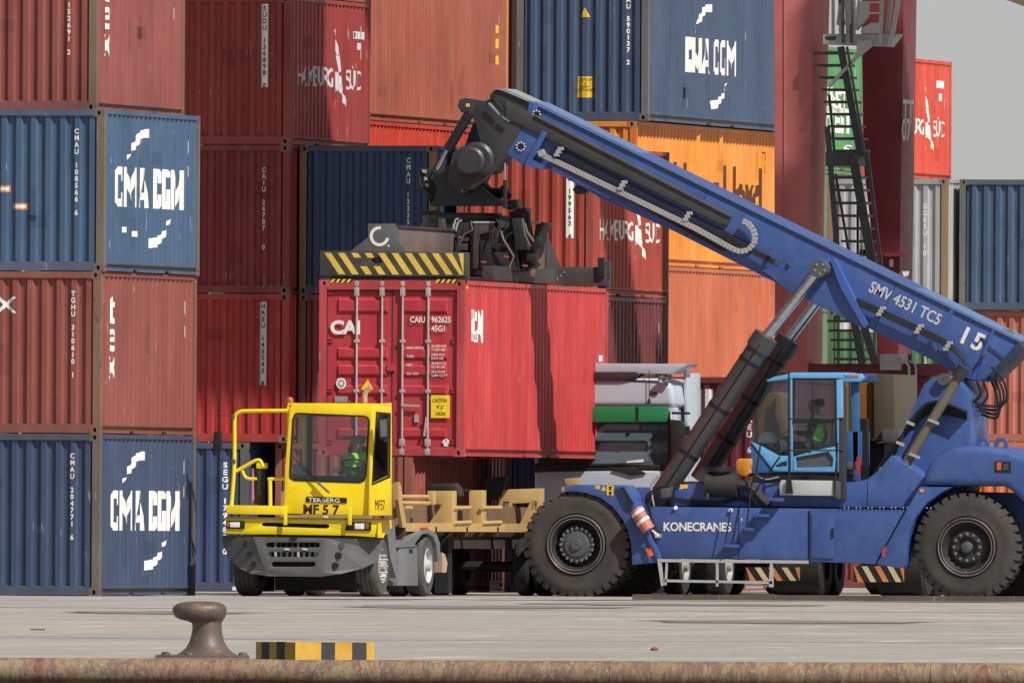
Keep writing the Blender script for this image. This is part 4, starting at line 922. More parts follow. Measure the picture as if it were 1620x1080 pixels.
# ladder box and rails
bpart('side_box', [(1236, 759), (1319, 760), (1319, 784), (1234, 783), (1233, 764)], .12, .5, paint('pale grey box', (.46, .50, .49), .5, .06, .08, streak=False), .012)
bpart('box_bracket', [(1319, 760), (1326, 762), (1326, 789), (1319, 784)], .1, .45, hubm, .006)
bpart('rail_foot', [(1245, 757), (1251, 757), (1254, 780), (1242, 780)], .06, .05, dk)
bpart('guard_post', [(1327, 660), (1337.5, 660), (1337, 790), (1327, 790)], .3, .12, paint('guard post dark', (.05, .045, .05), .5, .05), .01)
for a, b in (((1248, 588), (1248, 778)), ((1325, 700), (1320, 780)), ((1194, 762), (1203, 704)), ((1185, 790), (1234, 722))): MB().tube([P(*a, YF + .1), P(*b, YF + .1)], .016, 6).build('rail', dk, rs)
for py in (662, 712): MB().tube([P(1246, py, YF + .1), P(1334, py, YF + .3)], .015, 6).build('rail', dk, rs)
bpart('fuse_box', [(1340, 730), (1352, 730), (1352, 742), (1340, 742)], .9, .2, hubm, .01); bpart('red_lever', [(1355, 722), (1361, 722), (1360, 748), (1354, 752), (1356, 738)], .85, .05, flat('signal red', (.5, .03, .02)))
bpart('mast_pipe', [(1360, 662), (1372, 662), (1372, 760), (1360, 760)], 1.6, .15, dk)
# lettering on the machine
def bmark(s_, px, py, dy, h, bold, sx, rot=0, m=white, char=1.0, shear=0):
    A = P(px, py, YF + dy); o0 = ORG[rs.name]
    return place_bm(text_bm(s_, h, bold, sx, rot=rot, char=char, shear=shear), 'lettering', m, rs, lambda u, v: Vector((A.x + u, A.y - .004, A.z + v)) - o0)
bmark('KONECRANES', 1049, 839, .05, .145, .022, .93, m=white, char=.95); bmark("'", 1172, 831, .05, .12, .01, 1)
bmark('SMV 4531 TC5', 1373, 460, BY, .195, .018, .80, radians(-25.4), greyw); bmark('15', 1513, 538, BY, .29, .03, 1.0, radians(-25), white, char=1.25)
for pts, m_ in (([(942, 767.5), (949, 767.5), (949, 773), (942, 773)], yellowl), ([(951, 776), (959, 776), (955, 768)], yellowl), ([(960, 767), (971, 768), (970, 784), (960, 783)], yellowl)):
    bpart('warning_label', pts, -.024, .004, m_)
bpart('warning_label', [(1076, 766), (1088, 766), (1088, 772), (1076, 772)], .415, .004, yellowl)
bpart('label_mark', [(963, 769), (968, 769), (967, 775), (964, 775)], -.028, .004, blackl); bpart('label_mark', [(963, 777), (968, 777), (967, 783), (964, 783)], -.028, .004, blackl)
for px, py in ((1156, 807), (1069, 803)): c = P(px, py, YF + .04); MB().lathe([(-.03, .001), (-.03, .03), (0, .035)], c, 'y', 12).build('marker', white, rs)

# boom head
HB = 'inner_boom'
bpart('inner_boom', [(775, 150), (782, 142), (796, 141), (846, 164), (838, 185), (812, 226), (802, 243), (780, 236), (790, 215), (770, 200), (775, 175)], BY + .08, .8, dg, .012)
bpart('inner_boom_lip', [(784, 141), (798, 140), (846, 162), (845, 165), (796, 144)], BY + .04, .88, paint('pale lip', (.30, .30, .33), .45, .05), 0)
bpart('head_plate', [(724, 168), (727, 158), (736, 155), (766, 160), (784, 152), (803, 175), (832, 185), (826, 205), (812, 226), (800, 245), (786, 262), (768, 290), (745, 296), (716, 262), (724, 238), (760, 225), (752, 195), (742, 178), (730, 178)], BY - .06, .12, dg, .01)
bpart('head_plate', [(724, 168), (727, 158), (736, 155), (766, 160), (784, 152), (803, 175), (832, 185), (826, 205), (812, 226), (800, 245), (786, 262), (768, 290), (745, 296), (716, 262), (724, 238), (760, 225), (752, 195), (742, 178), (730, 178)], BY + .9, .12, dg, .01)
bpart('head_web', [(748, 196), (790, 180), (806, 232), (776, 272), (745, 280), (728, 250)], BY + .06, .84, paint('head inner dark', (.018, .02, .03), .5, .05), 0)
bpart('head_knuckle', [(712, 262), (716, 242), (730, 232), (752, 228), (772, 236), (778, 258), (768, 285), (748, 300), (722, 300), (708, 285)], BY - .16, .1, dg, .02)
bpart('lock_plate', [(725, 160), (736, 157), (752, 162), (746, 186), (742, 178), (729, 178)], BY - .10, .05, dg, .006); bpart('warning_label', [(737, 164), (743, 164), (743, 169), (737, 169)], BY - .105, .004, yellowl)
def drum(px, py, r, dy, d_, m, nm):
    c = P(px, py, YF + dy); return MB().lathe([(d_, r * 1.12), (.04, r * 1.12), (.02, r), (0, r * .92), (0, .001)], c, 'y', 36).build(nm, m, rs, smooth=True)
drum(743, 255, .215, BY - .36, .25, dg, 'knuckle_drum'); drum(753, 252, .26, BY - .26, .12, dg, 'knuckle_drum')
for k in range(2): hose([(775, 155 + 5 * k), (784, 152), (790, 160), (800, 172)], BY - .1, .012)
for a, b, m_ in (((773, 163), (791, 182), chrome), ((793, 184), (806, 193), chrome)): MB().tube([P(*a, YF + BY - .14), P(*b, YF + BY - .14)], .022, 8).build('damper', m_, rs)
MB().tube([P(742, 180, YF + BY - .05), P(708, 238, YF + BY - .05)], .085, 14).build('tilt_damper', dk, rs, smooth=True)
MB().tube([P(708, 238, YF + BY - .05), P(692, 268, YF + BY - .05)], .035, 12).build('damper_rod', chrome, rs, smooth=True)
MB().tube([P(776, 180, YF + BY + .9), P(742, 240, YF + BY + .9)], .085, 14).build('tilt_damper', dk, rs, smooth=True)
MB().tube([P(799, 258, YF + BY - .2), P(799, 285, YF + BY - .2)], .022, 10).build('damper_rod', chrome, rs, smooth=True); MB().tube([P(799, 285, YF + BY - .2), P(799, 330, YF + BY - .2)], .035, 10).build('damper_body', dk, rs, smooth=True)
bpart('boom_hook', [(905, 300), (912, 293), (925, 300), (925, 306), (912, 308)], BY + .2, .3, dg, .01)
def ringbolts(px, py, rpx, n_, dy):
    c = P(px, py, YF + dy); MB().lathe([(0, .001), (0, rpx / 95.5 * 1.0)], (c.x, c.y - .006, c.z), 'y', 24).build('cover_disc', dk, rs)
    for k in range(n_):
        a = 2 * pi * k / n_; MB().lathe([(-.02, .001), (-.02, .014), (0, .014)], (c.x + rpx / 95.5 * 1.0 * cos(a), c.y, c.z + rpx / 95.5 * sin(a)), 'y', 6).build('bolt', white, rs)
ringbolts(824, 232, 6.5, 9, BY - .06); ringbolts(849, 181, 6, 8, BY - .07)

# seams, bolts and small fittings on the machine
for i in range(24):
    px = 1330 + i * 6.2; c = P(px, 803 if px < 1480 else 803, YF + .01); MB().lathe([(-.015, .001), (-.015, .012), (0, .014)], c, 'y', 6).build('bolt', ecm if i % 3 else dk, rs)
for pts, dy_ in (([(1168, 802), (1169.2, 802), (1169.2, 884), (1168, 884)], .046), ([(1372, 763), (1373, 763), (1373, 802), (1372, 802)], .416), ([(1230, 765), (1231, 765), (1231, 801), (1230, 801)], .416)): bpart('panel_seam', pts, dy_, .004, dk)
for a, b in (((1120, 300), (1085, 374)), ((1420, 444), (1382, 520)), ((960, 219), (925, 296))): 
    pts = [(a[0], a[1]), (a[0] + 1.3, a[1] + .6), (b[0] + 1.3, b[1] + .6), (b[0], b[1])]; bpart('weld_seam', pts, BY - .006, .006, paint('weld blue', (.03, .055, .16), .6, .1), 0)
for a in ((1232, 408), (1246, 414), (1216, 398), (1478, 548), (1556, 556)): bpart('grease_fitting', [(a[0], a[1]), (a[0] + 4, a[1]), (a[0] + 4, a[1] + 7), (a[0], a[1] + 7)], BY - .14, .08, hubm, .004)
for k in range(3): hose([(1192, 800 - 3 * k), (1170, 790 - 3 * k), (1140, 797 - 2 * k), (1100, 798 - 3 * k), (1062, 792 - 3 * k)], .36, .014)
for k in range(3): hose([(1190 + 3 * k, 748), (1210, 756 + 2 * k), (1232, 752 + 2 * k)], .55, .016, ecm if k == 1 else dk)
# ================================================================ guessed crane outside the picture, added to shade the second row and gantry legs
lv = Vector((-sd.x, -sd.y, -sd.z)) / sd.z       # travel of light per metre of drop
def src(px, dist, z, h):                        # a point h metres up the light from the spot seen at px
    q = Dp(px, 600, dist); q.z = z; return q - lv * h
qc0 = Dp(1900, 900, 372); qc0.z = 0
qc = empty('shade_crane', qc0, 'guessed crane added out of view at the right to shade the second row and gantry legs', 'crane')
Z0 = 24.0
A0, A1 = src(275, D2, 4.85, 20.6), src(588, D2, 4.85, 20.6)
yc = A0.y
MB().box(A0.x, A1.x, yc - .3, yc + 2.2, A0.z, A0.z + 7.2).build('shade_box', cgrey, qc)  # added block, sized so its shade covers the second row
MB().box(A0.x - 3, A1.x + 40, yc - .6, yc + .6, A0.z + 7.6, A0.z + 9.2).build('girder', cred, qc)
MB().box(A0.x - 3, A1.x + 40, yc + 5, yc + 6.2, A0.z + 7.6, A0.z + 9.2).build('girder', cred, qc)
B0, B1 = src(1205, 413, 1.5, 22), src(1480, 413, 1.5, 22); yb = B0.y
MB().box(B0.x, B1.x + 14, yb - .2, yb + .2, B0.z, B0.z + 5.8).build('shade_beam', cred, qc)  # added beam, placed to shade the lower gantry legs
C0, C1 = src(1352, 415, 1.5, 22), src(1475, 415, 1.5, 22)
MB().box(C0.x, C1.x, yb - .3, yb + .3, B0.z + 5.8, A0.z + 7.6).build('leg', cred, qc)  # added box, placed to shade the second gantry leg
for xx in (B1.x + 9, B1.x + 12.6):
    MB().box(xx, xx + 1.4, yb - .7, yb + .7, 0, A0.z + 7.6).build('leg', cred, qc)
MB().box(B1.x + 9, B1.x + 10.4, yc + 4.9, yc + 6.3, 0, A0.z + 7.6).build('leg', cred, qc)
MB().box(B1.x + 9, B1.x + 10.4, yb, yc + 6, A0.z + 5.6, A0.z + 7.5).build('end_beam', cred, qc)

q = Dp(1590, 0, 420).y
MB().pp([(1584, -2), (1600, 3), (1622, 11), (1680, 24), (1680, -40), (1584, -40)], q, 1.2).build('pale_yellow_cable_drum_guard', paint('pale crane yellow', (.62, .55, .36), .5, .05, streak=False), qc)
# ================================================================ lifted container
cy = radians(1.6)
HCC = 2.896
nc = Dp(733.5, 722, 386.7); zc = nc.z
rr_ = Matrix.Rotation(cy, 2); off = rr_ @ Vector((W / 2, -L40 / 2)); cc0 = Vector((nc.x - off.x, nc.y - off.y, zc))
CR = (.50, .045, .048)
lc = container(0, 0, 0, HCC, L40, CR, 'clean bright red container with double doors hanging from the spreader', None, 1.6, .03, doors=True, loc=tuple(cc0), post=(.46, .055, .065), castcol=(.42, .07, .07))
bodyr = paint('door red', (.46, .042, .058), .42, .03, .08, bump=.1); framer = paint('door frame red', (.44, .05, .06), .45, .08, .1)
seal = flat('door seal', (.10, .06, .05), .8); gal = paint('galvanised bar', (.50, .46, .44), .4, .1, .12, streak=False, metal=.3)
h = W / 2; yf = -L40 / 2
def lbox(name, m, x0, x1, y0, y1, z0, z1, parent=None, bev=0):
    mb = MB().box(x0, x1, y0, y1, z0, z1); o = obj(name, mb.mesh(name, bevel=bev), m, parent or lc); return o
lbox('door_header', framer, -h + .125, h - .125, yf, yf + .1, HCC - .16, HCC - .004)
lbox('door_sill', framer, -h + .125, h - .125, yf, yf + .1, .012, .13)
def ux(px): return (px - 733.5) / 96.3 / .978 + h      # photo column on the doors -> local x
def uz(py): return (722 - py) / 96.3
for s_, (x0, x1) in enumerate(((-h + .135, -.012), (.012, h - .135))):
    mb = MB(); mb.box(x0, x1, yf + .06, yf + .10, .145, HCC - .17)
    dr = obj('door', mb.mesh('door'), bodyr, lc)
    pr_b = [(.30, .62), (1.18 - .28, 1.10), (1.28, 1.50), (1.62, 1.82), (2.42, 2.62)]
    # pressed bands: proud panels with a sloped lower edge, recess between
    xs0, xs1 = x0 + .17, x1 - .06 if s_ == 0 else x1 - .16
    for z0, z1 in ((uz(492), uz(475)), (uz(565), uz(553)), (uz(592), uz(580)), (uz(622), uz(612)), (uz(690), uz(680))):
        mb = MB(); t_ = .034
        mb.add([(xs0, yf + .06, z0 - .05), (xs1, yf + .06, z0 - .05), (xs1 - .02, yf + .06 - t_, z0), (xs0 + .02, yf + .06 - t_, z0), (xs0 + .02, yf + .06 - t_, z1), (xs1 - .02, yf + .06 - t_, z1), (xs1, yf + .06, z1 + .03), (xs0, yf + .06, z1 + .03)],
               [(0, 1, 2, 3), (3, 2, 5, 4), (4, 5, 6, 7), (0, 3, 4, 7), (1, 6, 5, 2)])
        obj('door_rib', mb.mesh('door_rib'), bodyr, dr)
    lbox('door_edge_seal', seal, x0 - .012, x0 + .004 if s_ == 0 else x0 + .006, yf + .05, yf + .09, .14, HCC - .17, dr)
    lbox('door_seal', seal, x0, x1, yf + .05, yf + .075, HCC - .19, HCC - .165, dr); lbox('door_seal', seal, x0, x1, yf + .05, yf + .075, .132, .150, dr)
    hx = x0 - .01 if s_ == 0 else x1 - .09
    for py in (463, 540, 619, 700):
        for k in range(2): lbox('hinge', framer, hx, hx + .10, yf + .03, yf + .055, uz(py) + .03 - k * .05, uz(py) + .05 - k * .05, dr)
    for px in ((563, 603) if s_ == 0 else (635.5, 676)):
        x = ux(px); mb = MB().tube([(x, yf + .015, .05), (x, yf + .015, HCC - .06)], .019, 10)
        ro = obj('lock_rod', mb.mesh('lock_rod', smooth=True), gal, dr)
        for py, w_, h_ in ((462, .04, .07), (540, .045, .025), (619, .045, .025), (700, .045, .06), (449, .035, .04), (715, .045, .05)):
            o = lbox('rod_bracket', gal, x - w_, x + w_, yf - .008, yf + .05, uz(py) - h_, uz(py) + h_, ro, .006)
        if s_ == 1:
            o = MB().bar((x - .01, yf - .01, uz(641 if px < 650 else 660)), (x + (.30 if px < 650 else -.05), yf - .01, uz(642) if px < 650 else uz(690)), .035, .03); obj('handle', o.mesh('handle'), gal, ro)
o = lbox('lock_plate', framer, ux(611), ux(624), yf + .01, yf + .05, uz(587), uz(575))
lbox('data_plate', flat('data plate', (.30, .27, .27), .4), ux(528), ux(548), yf + .04, yf + .058, uz(637), uz(627)); lbox('seal_bracket', gal, ux(655), ux(661), yf + .02, yf + .058, uz(668), uz(656))
fl = lambda yo: (lambda u, v: (u, yf + yo, v))
def dtext(s_, px, py, h_, bold=.02, sx=.95, m_=white, yo=.022, align='LEFT', line=1.0, shear=0, char=1): return place_bm(text_bm(s_, h_, bold, sx, align, line, shear, u=ux(px), v=uz(py), char=char), 'lettering', m_, lc, fl(yo))
dtext('CAI', 521, 528, .215, .045, 1.12, char=.92); dtext('CAIU', 647, 510, .10, .02, .8); dtext('962625', 681, 510, .10, .02, .8); dtext('45G1', 681, 524, .10, .02, .8); dtext('5', 721, 509, .08, .02, .7)
for i, (a, b) in enumerate((('MAX GROSS', '32,500 KGS\n71,650 LBS'), ('TARE', '3,860 KGS\n8,510 LBS'), ('NET', '28,640 KGS\n63,140 LBS'), ('CU. CAP.', '76.2 CU.M\n2,690 CU.FT'))):
    dtext(a, 642, 552 + i * 13.6, .040, .012, .95); dtext(b, 681, 549 + i * 13.6, .040, .012, .95, line=1.55 * .73)
def dpoly(pts, m_, name, yo): return place_bm(poly_bm([[(ux(a), uz(b)) for a, b in pts]]), name, m_, lc, fl(yo))
dpoly([(681, 661), (711, 661), (711, 625), (681, 625)], flat('caution yellow', (.85, .62, .02)), 'caution_label', .02)
dtext('CAUTION', 683.5, 636, .062, .008, .62, blackl, .016); dtext("9' 6\"", 690, 647, .066, .004, .8, blackl, .016); dtext('HIGH', 689, 657, .062, .006, .75, blackl, .016)
dpoly([(570, 617), (590, 617), (581, 600)], flat('caution yellow', (.85, .62, .02)), 'warning_triangle', .018)
def ddisc(px, py, r, m_, nm, yo, n_=18): return place_bm(poly_bm([[(ux(px) + r * cos(2 * pi * i / n_), uz(py) + r * 1.1 * sin(2 * pi * i / n_)) for i in range(n_)]]), nm, m_, lc, fl(yo))
ddisc(539, 607, .085, white, 'round_label', .02); ddisc(539, 607, .055, flat('label grey', (.25, .25, .26)), 'round_label', .017); ddisc(539, 607, .032, white, 'round_label', .014)
ddisc(705, 700, .058, white, 'round_label', .02); ddisc(705, 697, .012, blackl, 'label_mark', .016); ddisc(701, 702, .011, blackl, 'label_mark', .016); ddisc(709, 702, .011, blackl, 'label_mark', .016)
for px0, n_ in ((521, 4), (687, 4)):
    for i in range(n_):
        a = px0 + i * 8.4; q_ = [(a, 447.5), (a + 4, 447.5), (a + 8.2, 442), (a + 4.2, 442)]
        place_bm(poly_bm([[(ux(p[0]), uz(p[1])) for p in q_]]), 'hazard_stripe', flat('caution yellow', (.85, .62, .02)), lc, fl(-.004))
        q_ = [(a + 4.1, 447.5), (a + 8.3, 447.5), (a + 12.4, 442), (a + 8.3, 442)]
        place_bm(poly_bm([[(ux(p[0]), uz(p[1])) for p in q_]]), 'hazard_stripe', blackl, lc, fl(-.004))
# long side marks
on_side(lc, text_bm('CAI', .50, .05, 1.0, 'LEFT', u=.62, v=1.92, char=.9), white)
on_side(lc, poly_bm([[(.62, 1.92), (.95, 1.92), (.95, 2.42), (.62, 2.42)]]), white, 'marking')
for z0, z1, m_ in ((1.66, 1.76, white), (1.30, 1.42, white), (.45, .80, yellowl)): on_side(lc, poly_bm([[(11.62, z0), (11.86, z0), (11.86, z1), (11.62, z1)]]), m_, 'label')
on_side(lc, poly_bm([[(11.58, 1.05), (11.9, 1.05), (11.74, 1.22)]]), yellowl, 'warning_triangle')
on_side(lc, poly_bm([[(.16, 2.76), (.4, 2.76), (.4, 2.83), (.16, 2.83)]]), yellowl, 'label')

# ================================================================ spreader
sp = empty('container_spreader', (cc0.x, cc0.y, zc + HCC), 'dark grey lifting spreader with yellow and black striped end beam on the red container', 'spreader', rz=cy); ORG[sp.name] = Vector((0, 0, 0))
spg = paint('spreader grey', (.050, .048, .048), .55, .30, .22, streak=False, rustcol=(.16, .13, .11)); spb = paint('beam brown grey', (.15, .12, .11), .5, .3, .2, rustcol=(.07, .06, .05)); spd = paint('spreader black', (.022, .022, .024), .5, .1, .2, streak=False)
hzy = paint('worn hazard yellow', (.72, .50, .06), .6, .34, .15, streak=False, rustcol=(.06, .05, .05), sc=1.6); hzk = paint('worn hazard black', (.06, .055, .055), .6, .35, .2, streak=False, rustcol=(.20, .17, .15), sc=1.6)
def sbx(name, m, *a, parent=None, bev=.006): o = MB().box(*a); return obj(name, o.mesh(name, bevel=bev), m, parent or sp)
def sz(py): return (440 - py) / 96.3
eb_y = yf - .02
mb = MB(); X0, X1 = ux(505), ux(736)
hole = [(ux(596) + .105 * cos(a), sz(409) + .055 * sin(a)) for a in [i * pi / 6 for i in range(12)]]
mb.prism([(X0, sz(434)), (X1, sz(434)), (X1, sz(396)), (X0, sz(394))], eb_y, eb_y + .30, [hole]); eb = obj('end_beam', mb.mesh('end_beam', bevel=.006), hzk, sp)
for i in range(11):           # yellow stripes, split above and below the eye
    a = 512 + i * 21.2; 
    for (t0, t1) in (((0, 1),) if not (568 < a + 17 < 605) else ((0, .22), (.62, 1))):
        pts = []
        for (t, o_) in ((t0, 0), (t0, 10.5), (t1, 10.5), (t1, 0)):
            px = a + o_ + 23 * t; py = 397.5 + 34 * t
            pts.append((ux(min(732, max(509, px))), sz(py)))
        if abs(pts[0][0] - pts[1][0]) + abs(pts[2][0] - pts[3][0]) < .03: continue
        mb = MB().prism([(p[0], p[1]) for p in pts], eb_y - .004, eb_y + .01); obj('hazard_stripe', mb.mesh('hazard_stripe'), hzy, eb)
mb = MB().prism([(X0 + .15, sz(440)), (X1 - .16, sz(440)), (X1 - .16, sz(434)), (X0 + .15, sz(434))], eb_y + .03, eb_y + .3); obj('beam_foot', mb.mesh('beam_foot'), spd, sp)
for px in (505, 720):
    for yy in (yf, -yf - .2): sbx('twistlock_housing', spg, ux(px) - .0, ux(px) + .19, yy, yy + .2, .004, .14)
mb = MB().prism([(ux(550), sz(396)), (ux(579), sz(373)), (ux(579), sz(351)), (ux(622), sz(351)), (ux(624), sz(373)), (ux(642), sz(397))], yf + .06, yf + .12); lp = obj('logo_plate', mb.mesh('logo_plate', bevel=.006), paint('plate grey', (.11, .11, .12), .5, .1, .1, streak=False), sp)
c_x, c_z, r1, r2 = ux(597.5), sz(371), .165, .115; arc = [radians(a) for a in range(82, 362, 14)]
ring = [(c_x + r1 * cos(a), c_z + r1 * sin(a)) for a in arc] + [(c_x + r2 * cos(a), c_z + r2 * sin(a)) for a in reversed(arc)]
mb = MB().prism(ring, yf + .052, yf + .06); obj('logo_mark', mb.mesh('logo_mark'), white, lp)
mb = MB().lathe([(0, .001), (0, .017)], (ux(612), yf + .056, sz(386)), 'y', 10); obj('logo_dot', mb.mesh('logo_dot'), white, lp)
# telescopic beams along the container
sbx('telescopic_beam', spb, -.42, .06, yf + .2, -1.2, .42, .86); sbx('beam_flange', spg, -.45, .09, yf + .2, -1.2, .86, .90)
sbx('telescopic_beam', spb, .02, .46, 1.2, -yf - 1.6, .10, .80); sbx('beam_flange', spg, -.01, .49, 1.2, -yf - 1.6, .80, .84)
sbx('beam_cap', spg, .0, .5, -yf - 1.7, -yf - 1.6, .05, .86)
mb = MB().prismx([(-yf - 1.6, .84), (-yf - 1.6, .02), (-yf + .05, .02), (-yf + .05, .36), (-yf - .5, .36)], .38, .5); obj('end_gusset', mb.mesh('end_gusset'), spg, sp)
sbx('end_beam', spg, -h, h, -yf - .28, -yf + .02, .04, .36); sbx('side_lamp', spd, h - .12, h, -yf - .34, -yf - .26, .2, .52); sbx('guide_arm', spg, h - .08, h + .04, -yf - .1, -yf + .06, .1, .46)
for k in range(3): 
    mb = MB().lathe([(.52, .001), (.52, .018)], (0, -yf - .9 + .3 * k, .15 + .06 * k), 'x', 8); obj('bolt', mb.mesh('bolt'), white, sp)
# centre frame
sbx('centre_frame', spd, -1.0, .95, -1.25, 1.3, .14, .52); sbx('side_girder', spg, .80, 1.0, -2.6, 2.6, .03, .28)
sbx('side_girder', spg, -1.0, -.8, -2.6, 2.6, .03, .28)
cxs = cc0.x
def sv(px, py, ly): # point on the plane local y = ly
    # photo column at mid-depth plane; local frame is nearly the grid
    y_ = cc0.y + ly; q = P(px, py, y_); return (q.x - cc0.x, q.z - (zc + HCC))
def spp(name, pts, ly, th, m, bev=.006, parent=None): mb = MB().prism([sv(a, b, ly) for a, b in pts], ly, ly + th); return obj(name, mb.mesh(name, bevel=bev), m, parent or sp)
spp('frame_plate', [(742, 354), (746, 350), (748, 425), (741, 425)], -1.3, .5, spg); spp('frame_plate', [(746, 350), (776, 354), (780, 366), (758, 370), (752, 372), (752, 425), (744, 425)], -1.35, .08, spg)
spp('frame_box', [(756, 370), (772, 368), (774, 422), (756, 424)], -1.28, .4, spd)
spp('pedestal', [(787, 342), (802, 342), (800, 378), (804, 384), (776, 384), (782, 372)], -1.0, .5, spg); spp('frame_block', [(776, 384), (806, 384), (812, 428), (772, 428)], -1.1, 1.2, spd)
spp('frame_block', [(804, 336), (815, 330), (829, 328), (829, 345), (836, 410), (845, 418), (830, 430), (820, 400), (806, 384)], -.6, .5, spd)
spp('guard_plate', [(852, 351), (860, 352), (858, 360), (852, 368), (846, 400), (838, 412), (842, 380), (847, 356)], -.2, .7, spg, .01)
spp('hydraulic_block', [(700, 352), (738, 352), (738, 396), (700, 396)], -1.15, .5, spd); spp('valve_block', [(722, 385), (736, 385), (736, 396), (722, 396)], -1.3, .3, spg)
spp('flipper', [(832, 425), (842, 425), (840, 438), (836, 438)], -1.1, .1, spb)
for a in ((708, 372), (714, 380), (722, 374)): spp('hydraulic_fitting', [(a[0], a[1]), (a[0] + 9, a[1]), (a[0] + 9, a[1] + 3), (a[0], a[1] + 3)], -1.25, .06, cgrey, 0)
def shose(pts, ly, r, m):
    V = [(*sv(a, b, ly),) for a, b in pts]; mb = MB().tube([(v[0], ly, v[1]) for v in V], r, 8); obj('hose', mb.mesh('hose', smooth=True), m, sp)
shose([(718, 395), (718, 362), (721, 352), (727, 348)], -1.3, .018, cgrey); shose([(713, 375), (714, 358), (717, 348), (722, 346)], -1.32, .018, cgrey); shose([(824, 336), (829, 370), (834, 400), (838, 418)], -.7, .05, spd); shose([(826, 332), (832, 338), (836, 380), (842, 408)], -.75, .03, spd)
# rotator
cr_ = sv(736, 332, 0); rx = cr_[0]
def disc(z0, z1, r, m, nm, bev=0):
    mb = MB().lathe([(z0, .01), (z0, r), (z1, r), (z1, .01)], (rx, 0, 0), 'z', 48); obj(nm, mb.mesh(nm, smooth=True), m, sp)
disc(sz(349), sz(342), .74, spg, 'slewing_ring'); disc(sz(342), sz(336), .70, spd, 'slewing_ring'); disc(sz(336), sz(330), .72, spg, 'rotator_plate'); disc(sz(395), sz(349), .5, spd, 'rotator_drum')
disc(sz(330), sz(326), .62, spd, 'rotator_plate')
for k in range(28):
    a = 2 * pi * k / 28; mb = MB().lathe([(sz(352), .018), (sz(349), .018)], (rx + .68 * cos(a), .68 * sin(a), 0), 'z', 6)
    if sin(a) < .3: obj('ring_bolt', mb.mesh('ring_bolt'), spb, sp)
rot = [(684, 268), (700, 262), (712, 262), (714, 278), (726, 284), (750, 284), (765, 300), (790, 318), (806, 326), (680, 326), (690, 300), (683, 280)]
for ly in (-.62, .5): spp('rotator_bracket', rot, ly, .12, dg, .015)
spp('rotator_core', [(714, 285), (750, 290), (785, 322), (700, 322)], -.45, .9, spd, 0)
q = sv(729, 295, -.74); mb = MB().lathe([(-.66, .001), (-.70, .07), (-.72, .085), (-.72, .12), (-.62, .125)], (q[0], 0, q[1]), 'y', 24); obj('rotator_pin', mb.mesh('rotator_pin', smooth=True), paint('pin grey', (.12, .12, .12), .35, .1, metal=.4), sp)
for k in range(3): mb = MB().lathe([(-.745, .001), (-.745, .018), (-.72, .018)], (q[0] + .07 * cos(k * 2.1 + .5), 0, q[1] + .07 * sin(k * 2.1 + .5)), 'y', 8); obj('bolt', mb.mesh('bolt'), cgrey, sp)
spp('pin_arm', [(662, 266), (684, 268), (690, 300), (680, 322), (668, 300), (672, 288)], -.4, .6, spd, .01)
for a in ((667, 268), (670, 280), (672, 290)): spp('hose_fitting', [(a[0], a[1]), (a[0] + 5, a[1] + 1), (a[0] + 5, a[1] + 6), (a[0], a[1] + 5)], -.5, .1, cgrey, 0)
shose([(668, 268), (663, 275), (664, 292), (672, 300), (684, 312)], -.45, .025, spd); shose([(705, 240), (694, 255), (684, 268), (676, 285)], -.5, .02, spd); shose([(765, 295), (775, 305), (792, 306), (800, 298)], .1, .09, spd); shose([(755, 285), (770, 302), (795, 303), (806, 312)], -.2, .06, spd)
spp('end_block', [(800, 318), (815, 315), (818, 326), (806, 332), (798, 330)], -.3, .4, dg, .01)
spp('ring_lug', [(662, 333), (690, 333), (690, 343), (664, 341)], -.3, .5, spg, .01)

rq = random.Random(5)
for k in range(14):
    x0 = rq.uniform(692, 846); y0 = rq.uniform(345, 372); x1 = x0 + rq.uniform(-22, 22); y1 = y0 + rq.uniform(35, 60)
    shose([(x0, y0), (x0 + rq.uniform(-9, 9), y0 + 14), (x1 + rq.uniform(-9, 9), y1 - 18), (x1, min(y1, 428))], -1.35 + rq.uniform(-.05, .3), rq.choice((.014, .02, .028)), spd if k % 4 else spb)
for k in range(16):
    a, b = rq.uniform(692, 850), rq.uniform(348, 425); w_, h_ = rq.uniform(5, 16), rq.uniform(4, 12)
    spp('frame_bracket', [(a, b), (a + w_, b), (a + w_, b + h_), (a, b + h_)], -1.32 + rq.uniform(0, .2), .15, rq.choice((spg, spd, spd, dg)), .004)
for a, b in ((793, 404), (822, 418), (757, 412)): spp('red_label', [(a, b), (a + 8, b + 1), (a + 8, b + 4), (a, b + 3)], -1.4, .02, flat('label dull red', (.35, .08, .07)), 0)
spp('frame_plate', [(690, 345), (700, 345), (702, 396), (690, 396)], -1.3, .3, spg); spp('frame_plate', [(806, 345), (822, 345), (832, 395), (812, 395)], -1.2, .2, spd)
spp('guard_rail', [(832, 350), (852, 351), (852, 354), (832, 353)], -.5, .05, cgrey, 0); spp('top_rail', [(744, 350), (778, 350), (778, 353), (744, 353)], -1.36, .06, cgrey, 0)
